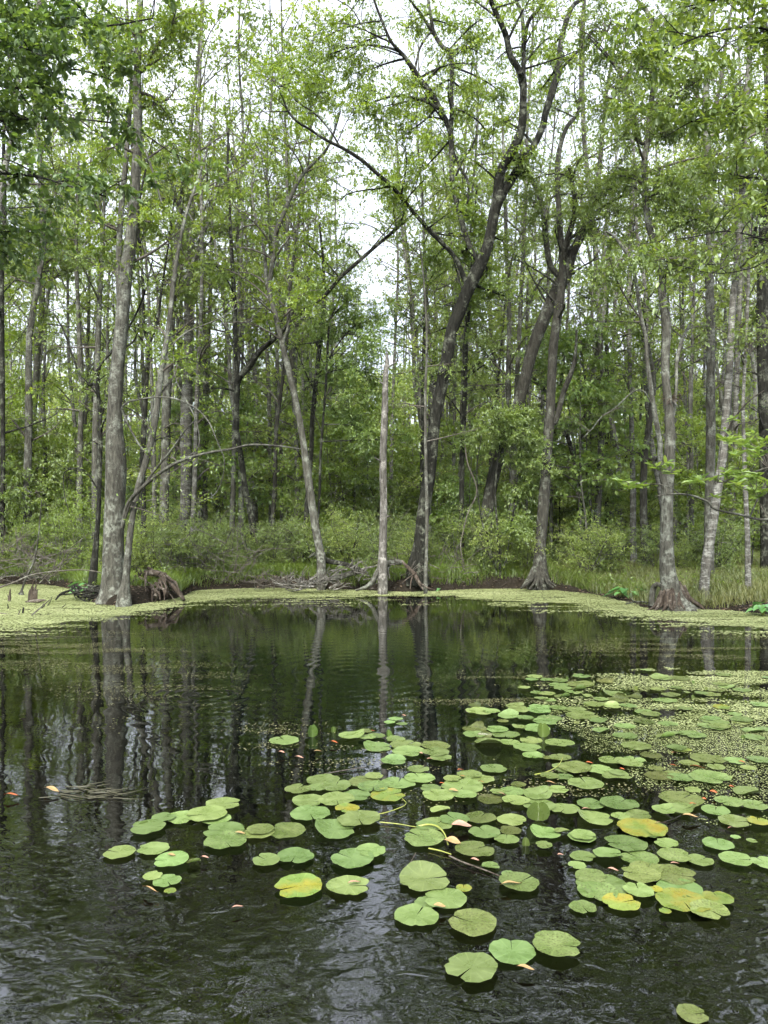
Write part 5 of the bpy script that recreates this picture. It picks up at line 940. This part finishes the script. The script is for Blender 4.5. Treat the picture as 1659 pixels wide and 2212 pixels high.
def pad_mesh(r, kind, seed):
    r_ = np.random.default_rng(seed); NR, NA = 7, 36; notch = r_.uniform(.03, .14); vs = []; fs = []
    ph = r_.uniform(0, 6.28, 4); am = r_.uniform(.01, .035, 4)
    bite = r_.uniform(0, 6.28) if r_.uniform() < .45 else 99; bend = r_.uniform(0, 6.28); lift = {'f': r_.uniform(.0, .05), 's': r_.uniform(0, .06), 'y': r_.uniform(0, .05), 'd': -.02, 't': r_.uniform(.2, .45), 'c': r_.uniform(.8, 1.1), 'u': 0, 'b': 0}[kind]
    if kind in 'tc': bend = r_.choice([-1.57, 0.2, 3.0, 1.57, -1.0])+r_.normal()*.3
    for i_ in range(NR+1):
        for j_ in range(NA+1):
            th = notch/2*1.0+(2*math.pi-notch)*j_/NA; rho = i_/NR
            # the notch closes towards the centre
            th2 = th if i_ else th
            ed = 1+am[0]*math.sin(2*th+ph[0])+am[1]*math.sin(3*th+ph[1])+am[2]*math.sin(7*th+ph[2])*.8+am[3]*math.sin(13*th+ph[3])*.5
            # rounded lobes at the sinus
            lob = min(1, .80+min(j_, NA-j_)*.10); e_ = ed*(lob if i_ > NR*.6 else 1-(1-lob)*.3)
            bt_ = 1-(.16*max(0, 1-abs(((th-bite+math.pi) % (2*math.pi))-math.pi)/.22) if (bite < 90 and rho > .8) else 0); x = math.cos(th2)*rho*e_*bt_*r; y = math.sin(th2)*rho*e_*bt_*r
            z = -.02*r*(1-rho)**2+.018*r*rho**2*math.sin(5*th+ph[1])+.009*r*rho**3*math.sin(9*th+ph[2])+.012*r*rho**4
            if kind in 'tcfsy':
                s = (x*math.cos(bend)+y*math.sin(bend))/r; k0 = .15 if kind in 'tc' else .45
                if s > k0:
                    q = (s-k0)/(1-k0); ang = q*lift*2.3; L = (s-k0)*r
                    # roll the far part of the leaf upward
                    if ang > 1e-4:
                        R_ = L/ang; nx = R_*math.sin(ang); nz_ = R_*(1-math.cos(ang)); dx = nx-L
                        x += dx*math.cos(bend); y += dx*math.sin(bend); z += nz_
            vs.append((x, y, z))
    for i_ in range(NR):
        for j_ in range(NA):
            a = i_*(NA+1)+j_; b = a+1; c = a+NA+1; d = c+1
            fs.append((a, c, d, b) if i_ else (a, c, d))
    if kind in 'ub': vs = [(x*.8, y*.8, z) for x, y, z in vs]
    if kind in 'ub':      # stands up out of the water, sides folded forward
        out = []
        for (x, y, z) in vs:
            hh = x*1.0+r*.92; w = y*(.75 if kind == 'u' else 1); out.append((w, -abs(w)**1.6*(1.6 if kind == 'u' else .6)/max(r, .02)**.6-hh*.25*(1 if kind == 'b' else -.3), hh*.95))
        vs = out
    me = bpy.data.meshes.new('lily_pad'); me.from_pydata(vs, [], fs); me.polygons.foreach_set('use_smooth', [True]*len(fs)); return me
pads = []
for cr_, txt in PADS.items():
    ox, oy, s_ = CROPS[cr_]
    for tok in txt.split():
        a, b, w, kd = tok.split(','); px = (ox+float(a)/s_)*.8641; py = (oy+float(b)/s_)*.8641; pads.append((px, py, float(w)/s_*.8641, kd))
r_ = np.random.default_rng(5)
for k in range(24): px = r_.uniform(1330, 1650); py = r_.uniform(1480, 1690); pads.append((px, py, r_.uniform(26, 46)*(py-900)/700, 'fssd'[k % 4]))
pads.sort(key=lambda q: -q[1])
KW = {'f': 'flat green', 's': 'speckled green', 'y': 'yellow-blotched', 'd': 'dull olive half-sunk', 't': 'raised-rim', 'u': 'upright folded', 'b': 'large upright brownish', 'c': 'dark curled'}
def zone(px, py):
    if py > 1900: return 'in nearest open water' if px < 1180 else "at right raft's near end"
    if py > 1820: return 'left of middle' if px < 700 else ('in near middle water' if px < 1010 else 'in near right raft')
    if py > 1720: return 'in left trailing group' if px < 660 else ('in middle raft' if px < 1000 else 'in mid right raft')
    if py > 1640: return "in middle raft's back row" if px < 1000 else 'behind mid right raft'
    if py > 1545: return 'in small back group' if px < 1000 else ('in back raft by open water' if px < 1330 else 'in duckweed mat')
    return 'at far edge by open water' if px < 1370 else 'at far side of duckweed mat'
cnt = {}
pads_l = sorted(range(len(pads)), key=lambda i_: pads[i_][0]); plabel = {}
for i_ in pads_l:
    px, py, w, kd = pads[i_]; key = (zone(px, py), kd); cnt[key] = cnt.get(key, 0)+1; plabel[i_] = (cnt[key], key)
for i_, (px, py, w, kd) in enumerate(pads):
    Y = CAMH*F/(py-CY); r = max(.03, w/2/F*Y*(1.05+.1*(py < 1800))); 
    me = pad_mesh(r, kd, i_+100); mt = {'f': 'pad', 's': 'pad_spot', 'y': 'pad_yellow', 'd': 'pad_dull', 't': 'pad', 'u': 'pad', 'b': 'pad_brown', 'c': 'pad_dull'}[kd]; me.materials.append(M[mt])
    o = bpy.data.objects.new('lily_pad', me); link(o); p_ = W(px, py); o.location = (p_[0], p_[1], .010+(i_*7 % 11)*.0017-(.006 if kd == 'd' else 0))
    if kd in 'ub': o.location = (p_[0], p_[1]-.02, -.01); o.rotation_euler = (0, 0, random.uniform(-.5, .5))
    elif kd in 'tc': o.rotation_euler = (random.uniform(-.04, .04), random.uniform(-.04, .04), 0)
    else: o.rotation_euler = (random.uniform(-.02, .03), random.uniform(-.025, .025), random.uniform(0, 6.28))
    n_, (zn, kk) = plabel[i_]; tot = cnt[(zn, kk)]
    lab = f'{KW[kk]} lily pad {zn}' if tot == 1 else f'{KW[kk]} lily pad {zn}, {ORD[n_-1]} such from left'
    tag(o, lab, 'lily pad', 'lily pads floating on the pond')

# lily stalks, fallen leaves, twigs on the water
def floatline(name, label, cat, pts, w, mat):
    mb = MB(); q = np.array([[*W(x, y)[:2], z, w] for x, y, z in pts]); c = catmull(q, 5); tube(mb, c[:, :3], np.full(len(c), w)*np.linspace(1, .6, len(c)), 6)
    b = c[0, :3]; o = mb.build(name, [M[mat]], None, b); o.location = tuple(float(v) for v in b); return tag(o, label, cat)
floatline('lily_stalk', 'thick yellow stalk lying across a speckled lily pad', 'stalk', [(902,1792,.02),(925,1793,.035),(945,1801,.045),(960,1815,.04),(968,1832,.02)], .007, 'stalk')
floatline('lily_stalk', 'thin yellow stalk looping right of the middle raft', 'stalk', [(780,1763,.01),(820,1762,.012),(858,1752,.015),(877,1740,.012),(868,1727,.01)], .004, 'stalk')
floatline('lily_stalk', 'thin pale stalk trailing left of the thick yellow stalk', 'stalk', [(820,1780,.012),(860,1784,.012),(900,1791,.012)], .004, 'stalk')
floatline('lily_stalk', 'short yellow stalk under the near speckled pads', 'stalk', [(926,1837,.012),(950,1843,.015),(975,1850,.012)], .005, 'stalk')
floatline('lily_stalk', 'curved green stalk ending in a small pod in open water', 'stalk', [(1155,1676,.01),(1180,1672,.015),(1205,1660,.02),(1216,1645,.03)], .005, 'stalk')
floatline('stick', 'thin brown stick floating between the near lily pads', 'stick', [(970,1853,.012),(1000,1868,.015),(1050,1885,.012),(1088,1900,.01)], .006, 'root')
floatline('stick', 'short twig floating left of the curled near pad', 'stick', [(866,1900,.01),(880,1880,.012),(898,1850,.02)], .005, 'root')
floatline('stick', 'dark twig floating at the edge of the duckweed mat', 'stick', [(1370,1785,.01),(1410,1785,.012),(1450,1775,.012),(1470,1765,.01)], .006, 'dark')
floatline('stick', 'pale thin stick floating behind the middle raft', 'stick', [(700,1675,.01),(740,1668,.012),(790,1661,.015)], .006, 'twig')
def fleaf(label, px, py, w, mat, asp=.4, rot=None):
    Y = CAMH*F/(py-CY); L = w/F*Y; r_ = np.random.default_rng(int(px*7+py)); K = 8; vs = []; fs = []
    for i_ in range(K+1):
        t_ = i_/K; wd = L*asp*.5*math.sin(math.pi*min(1, t_*.96+.02))**.8; zc = .06*L*math.sin(t_*5)
        vs += [((t_-.5)*L, -wd, zc+.12*wd+.05*L), ((t_-.5)*L, 0, zc), ((t_-.5)*L, wd, zc+.25*wd)]
    for i_ in range(K): a = i_*3; fs += [(a, a+1, a+4, a+3), (a+1, a+2, a+5, a+4)]
    me = bpy.data.meshes.new('fallen_leaf'); me.from_pydata(vs, [], fs); me.polygons.foreach_set('use_smooth', [True]*len(fs)); me.materials.append(M[mat])
    o = link(bpy.data.objects.new('fallen_leaf', me)); p_ = W(px, py); o.location = (p_[0], p_[1], .034); o.rotation_euler.z = r_.uniform(-.5, .5) if rot is None else rot
    return tag(o, label, 'fallen leaf', 'fallen leaves on the water')
def src(cr_, a, b): ox, oy, s_ = CROPS[cr_]; return (ox+a/s_)*.8641, (oy+b/s_)*.8641
for lab, cr_, a, b, w, mt, asp in [
    ('wide peach-coloured dead leaf between two near lily pads','A',670,58,180,'pink',.7),('crumpled tan dead leaf beside the yellow stalk','A',590,200,150,'tan',.8),('small pink leaf touching the spotted near pad','A',785,358,80,'pink',.5),
    ('tan spotted leaf floating below the near pads','A',1225,1310,160,'tan',.35),('tan strip of dead leaf on the nearest side of a pad','A',1100,568,200,'tan',.25),('crumpled tan scrap between two overlapping near pads','A',480,765,110,'tan',.6),
    ('orange leaf on the pads in front of open water','C',660,260,65,'orange',.35),('orange leaf wedged in the middle of the raft','C',502,378,48,'orange',.5),('small red-brown leaf on the star-shaped pads','C',680,315,50,'orange',.3),('peach oval leaf on a raft pad','C',600,442,90,'tan',.6),
    ('white pointed leaf in the speckled raft','C',1015,470,90,'pink',.2),('pink leaf at the rim of the right raft','C',1525,1005,60,'pink',.5),('tan leaf before the small flat pad','C',1440,372,100,'tan',.3),('orange strip on the raft edge','C',845,365,60,'orange',.2),
    ('orange leaf on the big speckled pad','D',235,183,62,'orange',.5),('orange leaf on the curled pad','D',495,233,45,'orange',.6),('bright orange leaf high in the duckweed gap','D',1225,420,60,'orange',.8),('orange leaf between two duckweed pads','D',1148,475,36,'orange',.9),
    ('orange leaf beside the folded pad pair','D',1060,515,60,'orange',.4),('small orange leaf near the torn raised pad','D',1368,375,38,'orange',.8),('long red-orange leaf in the duckweed','D',1095,215,110,'orange',.2),('red leaf beside a dark gap in duckweed','D',905,205,80,'orange',.25),
    ('dark red leaf at the duckweed top','D',912,100,70,'orange',.2),('orange round leaf in dark water by the right edge','D',1452,176,55,'orange',.5),('wide tan dead leaf under the folded pads','D',1040,615,130,'tan',.4),('pink leaf resting on a raised pad','D',210,555,80,'pink',.3),
    ('pinkish scrap inside the near raft','B',320,445,100,'pink',.4),('white scrap above the near raft','B',855,390,90,'pink',.3),('long pale leaf floating by the yellow pad','B',730,35,120,'pink',.15),('pale leaf by the dark twig','B',1345,78,110,'pink',.15),
    ('orange leaf near the back middle group','G',505,427,65,'orange',.35),('brown leaf floating left of the back middle group','G',402,487,60,'tan',.35),('pale pink leaf left of the back middle group','G',165,493,50,'pink',.5),('pinkish leaf floating in sky reflection','G',280,527,65,'pink',.4),
    ('small pink leaf behind the three tiny pads','G',958,252,35,'pink',.5),('pink round leaf beside the lone back pads','G',1068,500,30,'pink',.6),('white-pink leaf under the small back pad','G',1127,537,45,'pink',.4),('yellow-orange leaf before the upright pad','G',757,353,35,'orange',.3),
    ('tan folded leaf lying on a near left pad','H',740,262,38,'tan',.5),('pale leaf stuck on the nearest middle pad','H',1530,382,62,'pink',.3),('brown thin leaf below the left pads','H',650,412,90,'tan',.15),('pale pink leaf floating alone in the dark water','H',1027,490,55,'pink',.3),
    ('peach leaf on the overlapping left pads','H',1037,166,50,'tan',.4),('small pale leaf right of the curled left pad','H',885,272,38,'pink',.4),('orange leaf at the left frame edge','H',50,-962+1000-40,65,'orange',.3),('brown oval leaf floating left beside water weeds','H',222,-25,90,'tan',.35)]:
    x_, y_ = src(cr_, a, b); s_ = CROPS[cr_][2]; fleaf(lab, x_, y_, w/s_*.8641, mt, asp)
# limp water weeds
mb = MB(); n_ = 26; c0 = W(175, 1712); pts = []
for k in range(n_):
    a = rr(-.6, .5); L = rr(.08, .26); s = c0+np.array([rr(-.25, .3), rr(-.15, .15), .008]); pts.append([s, s+np.array([math.cos(a)*L*.5, math.sin(a)*L*.5, .004]), s+np.array([math.cos(a+.2)*L, math.sin(a+.2)*L, 0])])
tubes(mb, np.array(pts), np.array([[.004, .004, .001]])*np.ones((n_, 1)), 4, 0, .1); o = mb.build('water_weed', [M['debris']], None, c0); o.location = tuple(c0); tag(o, 'limp strands of green weed floating by the brown oval leaf', 'water weed')


# ------------------------------------------------------------------ thin haze volume, added to lighten the dark depth of the wood
mb = MB(); hx, y0_, y1_, z0_, z1_ = 420, -320, 560, -3, 30
mb.add([(-hx,y0_,z0_),(hx,y0_,z0_),(hx,y1_,z0_),(-hx,y1_,z0_),(-hx,y0_,z1_),(hx,y0_,z1_),(hx,y1_,z1_),(-hx,y1_,z1_)], [[0,3,2,1],[4,5,6,7],[0,1,5,4],[1,2,6,5],[2,3,7,6],[3,0,4,7]], 0, .5, False)
hm, n, l, out = nodemat('haze'); vp = n.new('ShaderNodeVolumePrincipled'); vp.inputs['Color'].default_value = (.95, .98, .95, 1); vp.inputs['Density'].default_value = .0002
l.new(vp.outputs[0], out.inputs['Volume']); tag(mb.build('haze', [hm]), 'thin pale haze added to lighten the depth of the wood', 'haze', kind='stuff')
